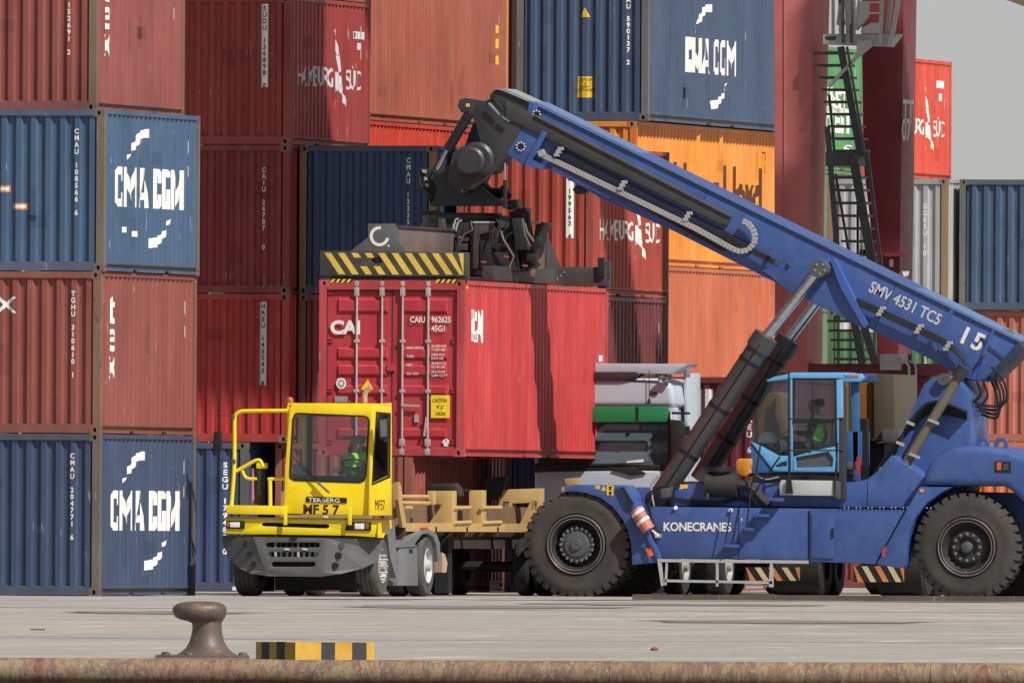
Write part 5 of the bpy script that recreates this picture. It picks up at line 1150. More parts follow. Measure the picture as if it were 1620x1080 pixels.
# ================================================================ people
hiv = flat('hi-vis green', (.42, .95, .10), .6); skin = flat('skin', (.38, .22, .15), .6); hair = flat('dark hair', (.012, .010, .010), .7); cloth = flat('navy workwear', (.03, .035, .06), .9)
def skinmesh(name, pts, edges, root, m, parent, fwd, loc, sub=1):
    s_ = Vector((-fwd.y, fwd.x, 0)); bm = bmesh.new(); lay = bm.verts.layers.skin.verify(); vs = []
    for i, (f_, l_, z_, r) in enumerate(pts):
        v = bm.verts.new(fwd * f_ + s_ * l_ + UP * z_); v[lay].radius = (r, r) if not isinstance(r, tuple) else r; v[lay].use_root = (i == root); vs.append(v)
    for a, b in edges: bm.edges.new((vs[a], vs[b]))
    me = bpy.data.meshes.new(name); bm.to_mesh(me); bm.free()
    o = obj(name, me, m, parent)
    o.modifiers.new('skin', 'SKIN').use_smooth_shade = True; o.modifiers.new('sub', 'SUBSURF').levels = sub; o.modifiers['sub'].render_levels = sub
    return o
def person(loc, fwd, label, look=0.0):
    root = empty('person', loc, label, 'person'); ORG[root.name] = Vector(loc); fwd = fwd.normalized()
    pts = [(0, 0, 0, .13), (0, 0, .14, .12), (.01, 0, .32, .14), (.01, 0, .45, .09), (.02, 0, .51, .07), (.03, 0, .57, .085), (.03, 0, .66, .125), (.02, 0, .74, .118), (.02, 0, .80, .06), (.15, 0, .665, .022)]
    ed = [(i, i + 1) for i in range(8)] + [(6, 9)]
    for sd_ in (-1, 1):
        k = len(pts); pts += [(.0, sd_ * .18, .43, .062), (.10, sd_ * .24, .20, .045), (.36, sd_ * .16, .24, .032), (.42, sd_ * .15, .25, .034)]
        ed += [(3, k), (k, k + 1), (k + 1, k + 2), (k + 2, k + 3)]
        for j in range(4): pts += [(.46, sd_ * (.125 + .018 * j), .262, .010), (.48 - .004 * abs(j - 1), sd_ * (.122 + .018 * j), .235, .009)]; n = len(pts); ed += [(k + 3, n - 2), (n - 2, n - 1)]
        pts += [(.43, sd_ * .105, .245, .011), (.455, sd_ * .095, .225, .010)]; n = len(pts); ed += [(k + 2, n - 2), (n - 2, n - 1)]
        k = len(pts); pts += [(.10, sd_ * .10, -.01, .09), (.46, sd_ * .13, .03, .062), (.48, sd_ * .13, -.36, .045), (.60, sd_ * .14, -.41, .04)]; ed += [(0, k), (k, k + 1), (k + 1, k + 2), (k + 2, k + 3)]
    body = skinmesh('body', pts, ed, 0, skin, root, fwd, loc)
    tp = [(0, 0, .0, .15), (0, 0, .18, .145), (.01, 0, .36, .165), (.01, 0, .46, .10)]; te = [(0, 1), (1, 2), (2, 3)]
    for sd_ in (-1, 1):
        k = len(tp); tp += [(0, sd_ * .185, .43, .078), (.10, sd_ * .245, .20, .058), (.33, sd_ * .17, .24, .044)]; te += [(3, k), (k, k + 1), (k + 1, k + 2)]
        k = len(tp); tp += [(.10, sd_ * .10, -.01, .105), (.46, sd_ * .13, .03, .075), (.48, sd_ * .13, -.34, .06)]; te += [(0, k), (k, k + 1), (k + 1, k + 2)]
    skinmesh('overalls', tp, te, 0, cloth, root, fwd, loc)
    vp = [(0, 0, .02, .20), (0, 0, .2, .205), (.01, 0, .36, .235), (.01, 0, .46, .13)]; ve = [(0, 1), (1, 2), (2, 3)]
    for sd_ in (-1, 1): k = len(vp); vp += [(0, sd_ * .20, .42, .12)]; ve += [(3, k)]
    skinmesh('safety_vest', vp, ve, 0, hiv, root, fwd, loc)
    hp = [(-.035, 0, .64, .115), (-.025, 0, .73, .135), (.0, 0, .80, .10)]; skinmesh('hair', hp, [(0, 1), (1, 2)], 0, hair, root, fwd, loc)
    s_ = Vector((-fwd.y, fwd.x, 0))
    for sd_ in (-1, 1):
        for nm, f_, l_, z_, r, m_ in (('eye', .135, .038, .695, .014, flat('eye', (.05, .04, .04), .2)), ('ear', .02, .115, .67, .028, skin)):
            c = Vector(loc) + fwd * f_ + s_ * (sd_ * l_) + UP * z_; mb = MB().lathe([(-r, .001), (-r * .6, r * .8), (0, r), (r * .6, r * .8), (r, .001)], c, 'z', 10); mb.build(nm, m_, root, smooth=True)
    c = Vector(loc) + fwd * .128 + UP * .61; MB().bar(c - s_ * .025, c + s_ * .025, .008, .012).build('mouth', flat('lips', (.25, .08, .07)), root)
    return root
po = P(1292, 640, YF + 1.75); person((po.x, po.y, po.z - .70), Vector((-1, -.1, 0)), 'crane operator in green hi-vis vest seated inside the light blue cab')

# ================================================================ yard tractor
YT = Dp(475, 900, 380.5).y
XT = P(589, 800, YT + .12).x; XL = P(452, 800, YT + .12).x
t0 = P(500, 945, YT); t0.z = 0
yt = empty('yard_tractor', t0, 'bright yellow terminal tractor with offset cab and battered grey bumper', 'tractor')
ye = paint('tractor yellow', (.88, .66, .010), .32, .05, .06, streak=False, bump=.05, spec=.5, rustcol=(.35, .2, .03)); gy = paint('bumper grey', (.10, .105, .105), .5, .22, .2, streak=False, rustcol=(.22, .18, .15), bump=.3)
cdk = paint('cab interior dark', (.02, .022, .025), .7, 0, .1, streak=False); wgl = glass('windscreen glass', (.82, .88, .90), .05, .02); rubs = flat('window rubber', (.012, .012, .012), .7)
tyg = paint('tractor tyre', (.085, .083, .080), .8, .05, .2, streak=False, spec=.2)
def tp_(name, pts, dy, th, m=ye, bev=.008, holes=(), parent=None, lab=None, segs=2): return MB().pp(pts, YT + dy, th, holes).build(name, m, parent or yt, bevel=bev, label=lab, segs=segs)
def tq(name, pts, dx, th, m=ye, bev=.008, holes=(), parent=None): return MB().qq(pts, XT + dx, th, holes).build(name, m, parent or yt, bevel=bev)
wsh = [(470, 655), (577, 659.5), (581, 662), (582, 668), (577, 750), (575, 757), (569, 761), (466, 757.5), (460.5, 754), (460, 747), (465, 663), (467, 657)]
wso = [(472, 652.5), (577, 657), (583, 660), (585, 667), (580, 752), (577, 760), (570, 764), (465, 760.5), (458, 756), (457.5, 747), (462.5, 662), (466, 654)]
tp_('cab_front', [(463, 637), (586, 641), (590, 645), (589, 700), (587, 815), (449, 812), (451, 740), (458, 645)], .12, .05, ye, .012, [wsh])
tp_('window_seal', wso, .113, .012, rubs, 0, [wsh])
ws = tp_('windscreen', wsh, .135, .006, wgl, 0)
wdw = [(597, 654), (617, 656), (616, 752), (590, 764), (591, 735)]
tq('cab_side', [(590, 640), (620, 637), (620, 815), (587, 815)], 0, .045, ye, .008, [wdw])
tq('window_seal', [(595.5, 651), (618.5, 653), (617.5, 755), (588.5, 767.5), (590, 735)], .006, .012, rubs, 0, [wdw]); tq('side_window', wdw, -.02, .006, wgl, 0)
yb_ = Q(620, 640, XT).y; y0_ = YT + .12
zr = P(520, 640, YT + .12).z; z0_ = P(520, 813, YT + .12).z
MB().box(XL, XT, y0_ + .05, yb_, zr - .02, zr + .025).build('cab_roof', ye, yt, bevel=.02)
# rear wall with window, left wall with window
zz = lambda py: P(520, py, YT + .12).z
MB().prism([(XL, z0_), (XT - .05, z0_), (XT - .05, zr - .02), (XL, zr - .02)], yb_ - .05, yb_, [[(XL + .12, zz(752)), (XT - .14, zz(752)), (XT - .14, zz(658)), (XL + .12, zz(658))]]).build('cab_rear', cdk, yt)
MB().prismx([(y0_ + .05, z0_), (yb_ - .05, z0_), (yb_ - .05, zr - .02), (y0_ + .05, zr - .02)], XL, XL + .04, [[(y0_ + .25, zz(750)), (yb_ - .2, zz(740)), (yb_ - .2, zz(660)), (y0_ + .25, zz(660))]]).build('cab_side', ye, yt)
MB().box(XL + .05, XT - .06, y0_ + .05, yb_ - .05, z0_ + .03, z0_ + .10).build('cab_floor', cdk, yt)
MB().box(XL + .05, XT - .06, y0_ + .06, y0_ + .42, z0_ + .05, zz(752)).build('dashboard', paint('dashboard grey', (.05, .055, .06), .7, 0, .1, streak=False), yt, bevel=.02)
MB().box(P(548, 740, y0_ + .9).x, P(586, 740, y0_ + .9).x, y0_ + .95, y0_ + 1.07, zz(770), zz(705)).build('seat', cdk, yt, bevel=.03)
tp_('dash_device', [(526, 739), (537, 739), (536, 748), (525, 748)], .3, .1, white); tp_('papers', [(464, 735), (474, 730), (484, 738), (474, 748), (464, 752)], .25, .1, greyw)
c = P(558, 733, YT + .42); pts = [c + Vector((.20 * cos(a), .03 * sin(a), .07 * sin(a))) for a in [i * 2 * pi / 20 for i in range(21)]]
MB().tube(pts, .014, 8, False).build('steering_wheel', rubs, yt, smooth=True)
pd_ = P(566, 700, YT + .85); person((pd_.x, pd_.y, pd_.z - .68), Vector((-.35, -1, 0)), 'driver in green hi-vis vest at the wheel of the yellow tractor')
# wiper
MB().tube([P(463, 722, YT + .09), P(490, 752, YT + .08), P(521, 779, YT + .06)], .012, 6).build('wiper', rubs, yt); MB().tube([P(502, 762, YT + .05), P(521, 779, YT + .04)], .02, 6).build('wiper_arm', gy, yt)
# nose
nose_holes = [[(414, 828), (418, 826), (518, 829), (521, 831), (520, 834), (516, 835.5), (418, 832), (414, 831)]]
tp_('nose_panel', [(357, 818.5), (604, 822), (602, 850), (560, 847), (357, 844)], .06, .06, ye, .01, nose_holes); tp_('nose_backing', [(365, 822), (600, 824), (600, 846), (365, 842)], .2, .05, rubs, 0)
MB().qq([(603, 822), (619, 822), (620, 835), (611, 838), (607, 850), (602, 850)], P(604, 830, YT + .1).x, .05).build('nose_side', ye, yt)
tp_('nose_shelf', [(357, 817), (618, 820), (618, 822), (357, 819)], .02, .6, paint('seam grey', (.10, .09, .07), .6, .1), 0)
tp_('deck_box', [(358, 798.5), (451, 800), (451, 814), (358, 812.5)], .0, 1.2, ye, .01)
for (x0, y0, x1, y1, side) in ((357, 823, 387, 836, 0), (549, 825, 587, 839, 1)):
    hl = tp_('headlight', [(x0, y0), (x1, y0 + .5), (x1 - .5, y1), (x0 - (0 if side == 0 else 3), y1 - .5)], .035, .04, rubs, .004)
    ORG[hl.name] = ORG[yt.name]; a = (x0 + 7) if side == 0 else (x0 + 12)
    tp_('lens', [(a, y0 + 2.5), (a + 15, y0 + 2.5), (a + 15, y1 - 2.5), (a, y1 - 2.5)], .025, .02, flat('headlight lens', (.75, .75, .72), .15), .004, parent=hl)
    b_ = x0 + 1 if side == 0 else x1 - 9
    tp_('indicator', [(b_, y0 + 2), (b_ + 5, y0 + 2), (b_ + 5, y1 - 3), (b_, y1 - 3)], .027, .02, flat('indicator amber', (.35, .10, .03), .25), .002, parent=hl)
for a in (449, 551): tp_('grab_handle', [(a, 802 if a > 500 else 812), (a + 5, 802 if a > 500 else 812), (a + 5, 830), (a - 1, 830)], -.03, .03, ye, .004)
tp_('name_plate', [(484.5, 785), (548.5, 787), (548.5, 795.5), (484, 793.5)], .105, .02, rubs, .003)
def tmark(s_, px, py, h_, bold, sx, m_, dy=.095, char=1.0):
    A = P(px, py, YT + dy); o0 = ORG[yt.name]
    return place_bm(text_bm(s_, h_, bold, sx, char=char, rot=-.02), 'lettering', m_, yt, lambda u, v: Vector((A.x + u, A.y, A.z + v)) - o0)
stc = flat('stencil brown', (.06, .015, .008)); tmark('TERBERG', 487.5, 793, .066, .012, 1.42, white, .10); tmark('MF 5 7', 479, 812, .155, .035, 1.0, stc, .117);
A_ = Q(593, 806, XT + .004); o0 = ORG[yt.name]; place_bm(text_bm('MF57', .17, .0, 1.35), 'lettering', stc, yt, lambda u, v: Vector((A_.x, A_.y + u, A_.z + v)) - o0)
tp_('tow_latch', [(511, 815.5), (518, 815.5), (518, 819), (511, 819)], .01, .04, greyw, .002)
# bumper: flat middle with slots, swept wings
slots = []
for x0, x1, yy in ((420, 506, 861.5), (424.5, 503, 876.5), (429, 499, 892)):
    r = 3.9; slots.append([(x0 + r - r * cos(a), yy + r * sin(a)) for a in [radians(t) for t in (-90, -45, 0, 45, 90)]][::1] + [(x1 - r + r * cos(a), yy + r * sin(a)) for a in [radians(t) for t in (90, 45, 0, -45, -90)]])
tp_('bumper', [(400, 849), (516, 851), (512, 905), (505, 912), (440, 911), (418, 903)], -.22, .12, gy, .01, slots)
tp_('radiator', [(415, 852), (510, 853), (505, 905), (425, 903)], .1, .05, rubs, 0)
for k in range(9): tp_('radiator_fin', [(425 + k * 9, 854), (428 + k * 9, 854), (428 + k * 9, 884), (425 + k * 9, 884)], .05, .04, greyw if k % 4 == 1 else gy, 0)
def wing(pts, xin, xout, yo):
    vs = []; n = len(pts)
    for th in (0, .12):
        for a, b in pts:
            f_ = (a - xin) / (xout - xin); vs.append(P(a, b, YT - .22 + max(0, f_) ** 1.3 * yo + th))
    tri = tessellate_polygon([[Vector((a, b, 0)) for a, b in pts]])
    fs = [tuple(t) for t in tri] + [tuple(i + n for i in reversed(t)) for t in tri] + [(i, (i + 1) % n, n + (i + 1) % n, n + i) for i in range(n)]
    MB().add(vs, fs).build('bumper_wing', gy, yt)
wing([(400, 849), (418, 903), (440, 911), (425, 911), (398, 907), (378, 898), (364, 885), (356, 868), (349, 849)], 410, 349, .35)
wing([(516, 851), (560, 852), (600, 852), (607, 853), (603, 872), (596, 888), (575, 898), (540, 907), (505, 912), (512, 905)], 515, 607, .45)
tp_('bumper_lip', [(352, 846), (600, 850), (600, 853), (352, 850)], -.02, .2, rubs, 0)
for a, b in ((389, 860), (395, 876), (401, 892)): c = P(a, b, YT - .22 + max(0, (a - 410) / (349 - 410)) ** 1.3 * .35); MB().lathe([(-.004, .001), (-.004, .050), (.03, .052)], (c.x, c.y, c.z), 'y', 16).build('hole_disc', rubs, yt)  # dark discs on both wings, painted for the shade inside holes
for a, b in ((540, 862), (535, 878), (530, 894)): c = P(a, b, YT - .22 + max(0, (a - 515) / 92) ** 1.3 * .45); MB().lathe([(-.004, .001), (-.004, .052), (.03, .055)], (c.x, c.y, c.z), 'y', 16).build('hole_disc', rubs if b != 862 else hubm, yt)
for a in (450, 478): MB().tube([P(a, 868, YT - .25), P(a + 8, 869, YT - .24)], .015, 6).build('towing_pin', greyw, yt)
tp_('tow_hook', [(458, 850), (471, 850), (468, 854), (460, 854)], -.24, .03, rubs, 0)
# wheels, mudguards, tank
def wheelx(px, py, x, width, R, m, parent, side=1, rim=None, nuts=True, y=None):
    y = Q(px, py, x).y if y is None else y; s_ = -side; c = (x, y, R)
    ty = MB().lathe([(s_ * a, r) for a, r in [(.05, R * .5), (0, R * .56), (.02, R * .78), (.0, R * .9), (.03, R * .97), (.06, R), (width - .06, R), (width - .03, R * .97), (width, R * .88), (width, R * .5)]], c, 'x', 44).build('wheel', m, parent, smooth=True); ORG[ty.name] = ORG[parent.name]
    for i in range(3):
        MB().lathe([(s_ * (width * (.3 + .2 * i) - .008), R * 1.002), (s_ * (width * (.3 + .2 * i)), R * 1.004), (s_ * (width * (.3 + .2 * i) + .008), R * 1.002)], c, 'x', 36).build('tread_groove', rubs, ty)
    MB().lathe([(s_ * a, r) for a, r in [(.0, R * .575), (-.01, R * .56), (.05, R * .5), (.13, R * .42), (.05, R * .38), (.02, R * .2), (-.05, R * .17), (-.06, .001)]], c, 'x', 36).build('rim', rim or rimm, ty, smooth=True)
    if nuts:
        for i in range(10):
            a = 2 * pi * i / 10; MB().lathe([(s_ * -.05, .001), (s_ * -.05, .016), (s_ * .06, .018)], (x, y + R * .36 * cos(a), R + R * .36 * sin(a)), 'x', 6).build('wheel_nut', greyw, ty)
    return ty
xw = P(605, 895, YT + .85).x; rimt = paint('tractor rim', (.32, .31, .29), .5, .3, .2, streak=False)
wheelx(605, 895, xw, .36, .495, tyg, yt, 1, rimt)
xwl = P(379, 920, YT + .85).x; wheelx(0, 0, xwl, .36, .495, tyg, yt, -1, rimt, y=Q(605, 895, xw).y)
yr_ = Q(677, 892, xw).y
wheelx(0, 0, xw, .30, .50, tyg, yt, 1, paint('pale rim', (.48, .48, .47), .4, .1, .15, streak=False), nuts=False, y=yr_)
for dx in (-.34,): wheelx(0, 0, xw + dx, .30, .50, tyg, yt, 1, rimt, False, y=yr_)
for dx in (.0, .34): wheelx(0, 0, xwl + dx, .30, .50, tyg, yt, -1, rimt, False, y=yr_)
MB().tube([(xwl + .1, yr_, .5), (xw - .1, yr_, .5)], .12, 12).build('axle', rubs, yt); yfr = Q(605, 895, xw).y; MB().tube([(xwl + .1, yfr, .45), (xw - .1, yfr, .45)], .10, 12).build('axle', rubs, yt)
xm = (xw + xwl) / 2
for s_ in (-.42, .34): MB().box(xm + s_, xm + s_ + .1, YT + .3, YT + 5.6, .62, .92).build('chassis_rail', gy, yt)
MB().box(P(436, 900, YT + .5).x, P(572, 900, YT + .5).x, YT + .45, YT + .6, .10, .60).build('underbody_shade', rubs, yt); MB().box(xm - .5, xm + .6, YT + .62, YT + 2.0, .5, 1.0).build('engine_block', rubs, yt)  # first box is added, black for the shade under the tractor
gyl = paint('mudguard grey', (.17, .175, .18), .5, .12, .15, streak=False)
MB().qq([(632, 862), (660, 862), (662, 926), (630, 926)], xw + .01, .5).build('fuel_tank', gyl, yt, bevel=.02)
MB().qq([(618, 822), (624, 822), (630, 912), (627, 914), (617, 880), (613, 845)], xw + .02, .45).build('mud_flap', gyl, yt)
MB().qq([(625, 862), (640, 857), (655, 846), (668, 838), (680, 837), (690, 843), (696, 858), (697, 885), (693, 888), (691, 862), (686, 849), (677, 843), (668, 845), (656, 860), (660, 864), (625, 866)], xw + .03, .55).build('mudguard', gyl, yt, bevel=.006)
MB().qq([(648, 868), (653, 868), (653, 874), (648, 874)], xw + .02, .02).build('tank_cap', rubs, yt); MB().qq([(670, 834), (677, 834), (677, 837), (670, 837)], xw + .03, .1).build('marker_lamp', flat('red reflector', (.6, .04, .02), .3), yt)
MB().qq([(699, 873), (704, 876), (708, 890), (706, 905), (700, 905)], xw + .0, .2).build('rear_bracket', paint('scraped tan', (.45, .33, .22), .6, .3), yt)
# guard rail, stack, mirrors, beacon
def ttube(pts, dy, r, m=ye, nm='guard_rail', sm=4):
    P3 = [P(a, b, YT + dy) for a, b in pts]; out = []
    for i in range(len(P3) - 1):
        p0, p1, p2, p3 = P3[max(i - 1, 0)], P3[i], P3[i + 1], P3[min(i + 2, len(P3) - 1)]
        for k in range(sm): t = k / sm; out.append(.5 * ((2 * p1) + (p2 - p0) * t + (2 * p0 - 5 * p1 + 4 * p2 - p3) * t * t + (3 * p1 - p0 - 3 * p2 + p3) * t ** 3))
    out.append(P3[-1]); return MB().tube(out, r, 10).build(nm, m, yt, smooth=True)
ttube([(366, 799), (370, 745), (371, 700), (371, 665), (373, 656), (381, 651), (395, 650), (455, 649.5)], .15, .034, sm=3); ttube([(374, 745), (390, 736), (405, 728), (412, 729), (416, 738)], .2, .03); ttube([(383, 744), (388, 754), (396, 757), (406, 757)], .2, .025); ttube([(424, 758), (436, 757), (452, 757)], .3, .03)
ttube([(427, 756), (428, 800)], .3, .035)
MB().tube([P(411.5, 741, YT + .55), P(411, 797, YT + .55)], .085, 16).build('exhaust_silencer', paint('silencer black', (.03, .03, .032), .6, .2), yt, smooth=True); MB().tube([P(400, 741, YT + .5), P(400, 798, YT + .5)], .018, 8).build('marker_pole', paint('faded pink', (.55, .18, .20), .6, .2), yt)
tp_('silencer_clamp', [(405, 732), (421, 732), (421, 741), (405, 741)], .45, .15, ye, .02)
tp_('mirror', [(338, 682), (350, 682), (350, 712), (339, 715), (336.5, 710)], .1, .06, rubs, .015); ttube([(340, 682), (341, 660), (348, 657), (366, 658)], .13, .006, rubs, 'mirror_arm'); ttube([(340, 713), (338, 725), (352, 728), (368, 727)], .13, .006, rubs, 'mirror_arm')
tp_('mirror_bracket', [(365, 655), (371, 655), (371, 662), (365, 662)], .1, .05, gy); tp_('mirror_bracket', [(366, 726), (372, 726), (372, 733), (366, 733)], .1, .05, gy)
mr = tp_('mirror', [(598.5, 660), (614, 661), (615, 690), (613, 695), (601, 695), (598, 688)], -.05, .07, rubs, .02); tp_('mirror_glass', [(600.5, 663), (612, 663.5), (612.5, 690), (602, 691)], -.056, .006, flat('mirror glass', (.30, .32, .34), .08, .9), 0)
c = P(458.5, 640, YT + .25); MB().lathe([(0, .045), (.03, .045), (.032, .06), (.09, .06), (.12, .04), (.125, .001)], c, 'z', 16).build('beacon', flat('beacon amber', (.55, .10, .02), .15), yt, smooth=True); tp_('beacon_bracket', [(452, 639), (462, 639), (462, 650), (455, 650)], .2, .05, rubs)
ttube([(577, 637), (577, 625), (580, 618), (587, 613)], .9, .045, paint('tan exhaust', (.40, .30, .22), .5, .2, .1, streak=False), 'exhaust_pipe'); ttube([(502, 637), (503, 590)], .6, .006, gy, 'aerial')

# ================================================================ yellow-tan trailer
x2 = Q(700, 800, XT).x - .03
tl0 = Vector((x2 - 1.2, Q(640, 900, x2).y, 0))
tr = empty('container_trailer', tl0, 'tan yellow skeletal trailer coupled behind the yellow tractor under the red container', 'trailer')
tan = paint('trailer tan', (.52, .34, .13), .5, .12, .12, streak=False, rustcol=(.20, .12, .07))
def ybox(pts, th=.14, back=0, nm='bolster', m=tan, holes=()):     # faces the camera at the right flank position of its right edge
    xr = max(p[0] for p in pts); y = Q(xr, 800, x2).y + back
    return MB().pp(pts, y, th, holes).build(nm, m, tr, bevel=.008)
def yq(pts, th=.1, nm='side_plate', m=tan, dx=0): return MB().qq(pts, x2 + dx, th).build(nm, m, tr, bevel=.006)
ybox([(620, 765), (629, 762), (632, 768), (641, 832), (622, 834)], .12, nm='headboard_post'); MB().qq([(630, 762), (634, 768), (643, 834), (637, 834), (630, 790)], x2 + .02, .06).build('side_plate', tan, tr)
def ytube(a, b, r=.035, nm='side_tube'): MB().tube([Q(*a, x2), Q(*b, x2)], r, 12).build(nm, tan, tr, smooth=True)
ytube((634, 785.5), (676, 785.5)); ytube((634, 795), (678, 796)); ytube((640, 803), (650, 803))
ybox([(676, 776), (686, 776), (686, 798), (677, 797)], .2)
ybox([(679, 765), (717, 764), (723, 772), (726, 784), (717, 786), (714, 776), (686, 776), (680, 772)], .4, nm='rubber_guide', m=paint('guide rubber', (.03, .028, .028), .7, .1))
ybox([(686, 776), (716, 776), (716, 833), (678, 833), (678, 828), (700, 798), (686, 796)], .3)
ybox([(716, 773), (743, 774), (743, 777), (716, 777)], .1, nm='cross_plate', m=paint('guide rubber', (.03, .028, .028), .7, .1))
ytube((717, 803.5), (744, 803)); ytube((717, 827), (744, 826)); ytube((762, 803), (792, 803)); ytube((762, 827), (792, 826))
ybox([(742, 775), (763, 775), (763, 832), (742, 832)], .3)
ybox([(780, 820), (797, 774), (855, 772), (855, 815), (840, 831), (790, 831)], .3, holes=[[(810, 796), (838, 795), (822, 828), (810, 829)]])
ybox([(766, 757), (803, 752), (796, 772), (785, 790), (772, 790)], .1, 2.5, nm='rubber_guide', m=paint('guide rubber', (.03, .028, .028), .7, .1))
ybox([(888, 770), (932, 770), (932, 779), (888, 780)], .3); ybox([(893, 757), (915, 755), (913, 770), (896, 770)], .2, m=spb if False else tan)
A_ = Q(799, 816, x2); A_ = P(799, 817, Q(855, 800, x2).y - .006); o1 = ORG[tr.name]
for s_, px, py in (('PT', 796, 806), ('19', 841, 805)):
    A_ = P(px, py, Q(855, 800, x2).y - .005); place_bm(text_bm(s_, .15, .005, .45), 'lettering', stc, tr, lambda u, v, A_=A_: Vector((A_.x + u, A_.y, A_.z + v)) - o1)
yA, yB = Q(640, 900, x2).y, Q(930, 900, x2).y
for dx in (-2.42, -.10): MB().box(x2 + dx, x2 + dx + .1, yA, yB, 1.06, 1.20).build('side_beam', tan, tr)
for dx in (-1.7, -.8): MB().box(x2 + dx, x2 + dx + .16, yA, yB, .78, 1.10).build('main_beam', paint('beam dark brown', (.05, .035, .03), .7, .3), tr)
for k in range(7): yy = yA + (yB - yA) * k / 6; MB().box(x2 - 2.4, x2, yy - .06, yy + .06, .98, 1.14).build('cross_member', paint('beam dark brown', (.05, .035, .03), .7, .3), tr)
for yy in (yB - 1.2, yB - 2.5):
    for x_, s_ in ((x2, 1), (x2 - .34, 1), (x2 - 2.42, -1), (x2 - 2.08, -1)): wheelx(0, 0, x_, .28, .48, trub, tr, s_, rimt, False, y=yy)
    MB().tube([(x2 - 2.3, yy, .48), (x2 - .1, yy, .48)], .09, 10).build('axle', rubs, tr)
yl = Q(735, 900, x2).y
for dx in (-.5, -2.1): MB().box(x2 + dx, x2 + dx + .22, yl, yl + .3, .05, 1.0).build('landing_leg', rubs, tr)
MB().box(x2 - 2.3, x2 - .5, yl - .9, yl + 1.2, .35, .95).build('equipment_box', rubs, tr, bevel=.02)
MB().qq([(640, 796), (700, 798), (760, 800), (858, 803), (858, 830), (640, 832)], x2 - .45, .06).build('inner_web', paint('trailer tan shaded', (.20, .13, .07), .6, .25), tr)  # tan darkened to brown, shade of the panel put into the colour
MB().box(x2 - 2.1, x2 - .6, yA + .1, yA + .2, 1.2, 1.7).build('headboard', tan, tr)

# ================================================================ white truck
YW = Dp(960, 900, 397.5).y
w0 = P(957, 945, YW); w0.z = 0
tk = empty('white_truck', w0, 'white truck with green sun visor facing the quay between container and lift cylinders', 'truck')
wh = paint('truck white shaded', (.46, .52, .61), .3, .0, .04, streak=False, bump=.02, spec=.5, coat=.4); tdk = paint('truck black', (.018, .018, .02), .5, 0, .1, streak=False)  # white lowered to bluish grey, the cab's shade put into the colour
def kp(name, pts, dy, th, m=wh, bev=.01, holes=(), segs=2): return MB().pp(pts, YW + dy, th, holes).build(name, m, tk, bevel=bev, segs=segs)
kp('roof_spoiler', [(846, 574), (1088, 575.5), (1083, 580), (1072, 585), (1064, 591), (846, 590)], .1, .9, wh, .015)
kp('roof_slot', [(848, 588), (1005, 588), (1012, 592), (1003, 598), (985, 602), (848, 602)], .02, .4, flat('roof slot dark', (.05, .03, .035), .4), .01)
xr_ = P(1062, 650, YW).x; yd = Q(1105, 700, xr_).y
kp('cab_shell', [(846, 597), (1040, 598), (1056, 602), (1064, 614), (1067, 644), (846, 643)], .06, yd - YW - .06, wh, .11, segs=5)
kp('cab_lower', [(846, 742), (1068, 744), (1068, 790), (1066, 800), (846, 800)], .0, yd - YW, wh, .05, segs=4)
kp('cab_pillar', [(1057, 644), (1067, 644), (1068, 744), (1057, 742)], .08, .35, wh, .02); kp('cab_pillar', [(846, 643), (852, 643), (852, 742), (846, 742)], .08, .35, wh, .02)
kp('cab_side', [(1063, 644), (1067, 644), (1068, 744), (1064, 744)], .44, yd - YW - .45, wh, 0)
kp('cab_back', [(850, 600), (1060, 604), (1064, 800), (850, 800)], yd - YW - .1, .05, paint('cab lining sky tone', (.20, .26, .30), .8, 0), 0)  # lining lightened to blue-grey to stand for sky mirrored in the windscreen
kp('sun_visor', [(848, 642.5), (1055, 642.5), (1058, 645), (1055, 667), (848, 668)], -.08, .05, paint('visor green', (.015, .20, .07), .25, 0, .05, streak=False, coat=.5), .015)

wq = [(852, 644), (1056, 644), (1060, 650), (1060, 728), (1052, 735), (852, 735)]
mb = MB(); zt_ = P(950, 644, YW).z; zb_ = P(950, 735, YW).z; vs_ = []
for th_ in (0, .01):
    for a_, b_ in wq: q = P(a_, b_, YW + .08); vs_.append((q.x, YW + .08 + th_ + .42 * (q.z - zb_) / (zt_ - zb_), q.z))
mb.add(vs_, [(0, 1, 2, 3, 4, 5), (11, 10, 9, 8, 7, 6)] + [(i, (i + 1) % 6, 6 + (i + 1) % 6, 6 + i) for i in range(6)]); mb.build('windscreen', glass('truck glass', (.62, .76, .80), .04, .0, sky_film=.30), tk)  # film in this glass stands for the sky's reflection
kp('visor_strut', [(1006, 643), (1010, 643), (1010, 668), (1006, 668)], -.09, .02, tdk, 0); kp('windscreen_frame', [(846, 733), (1062, 735), (1058, 745), (1030, 742), (846, 748)], .0, .12, tdk, .01)
kp('dashboard', [(852, 724), (1056, 726), (1056, 735), (852, 735)], .5, .4, tdk); kp('seat', [(1003, 692), (1008, 690), (1022, 690), (1024, 678), (1028, 676), (1033, 690), (1038, 725), (998, 725)], .9, .3, tdk, .02); kp('seat_stripe', [(1009, 706), (1022, 703), (1023, 706), (1010, 710)], .88, .02, flat('seat red', (.4, .03, .03)), 0); kp('paper', [(992, 729), (1017, 726), (1018, 732), (990, 733)], .02, .02, white, 0)
kp('pillar_trim', [(1060, 650), (1062, 650), (1063, 738), (1061, 738)], .04, .03, white, 0); kp('side_pillar_trim', [(1057, 650), (1060, 650), (1062, 738), (1056, 744)], .02, .06, tdk, 0)
def kq(name, pts, dx, th, m): return MB().qq(pts, xr_ + .06 + dx, th).build(name, m, tk, bevel=.006)
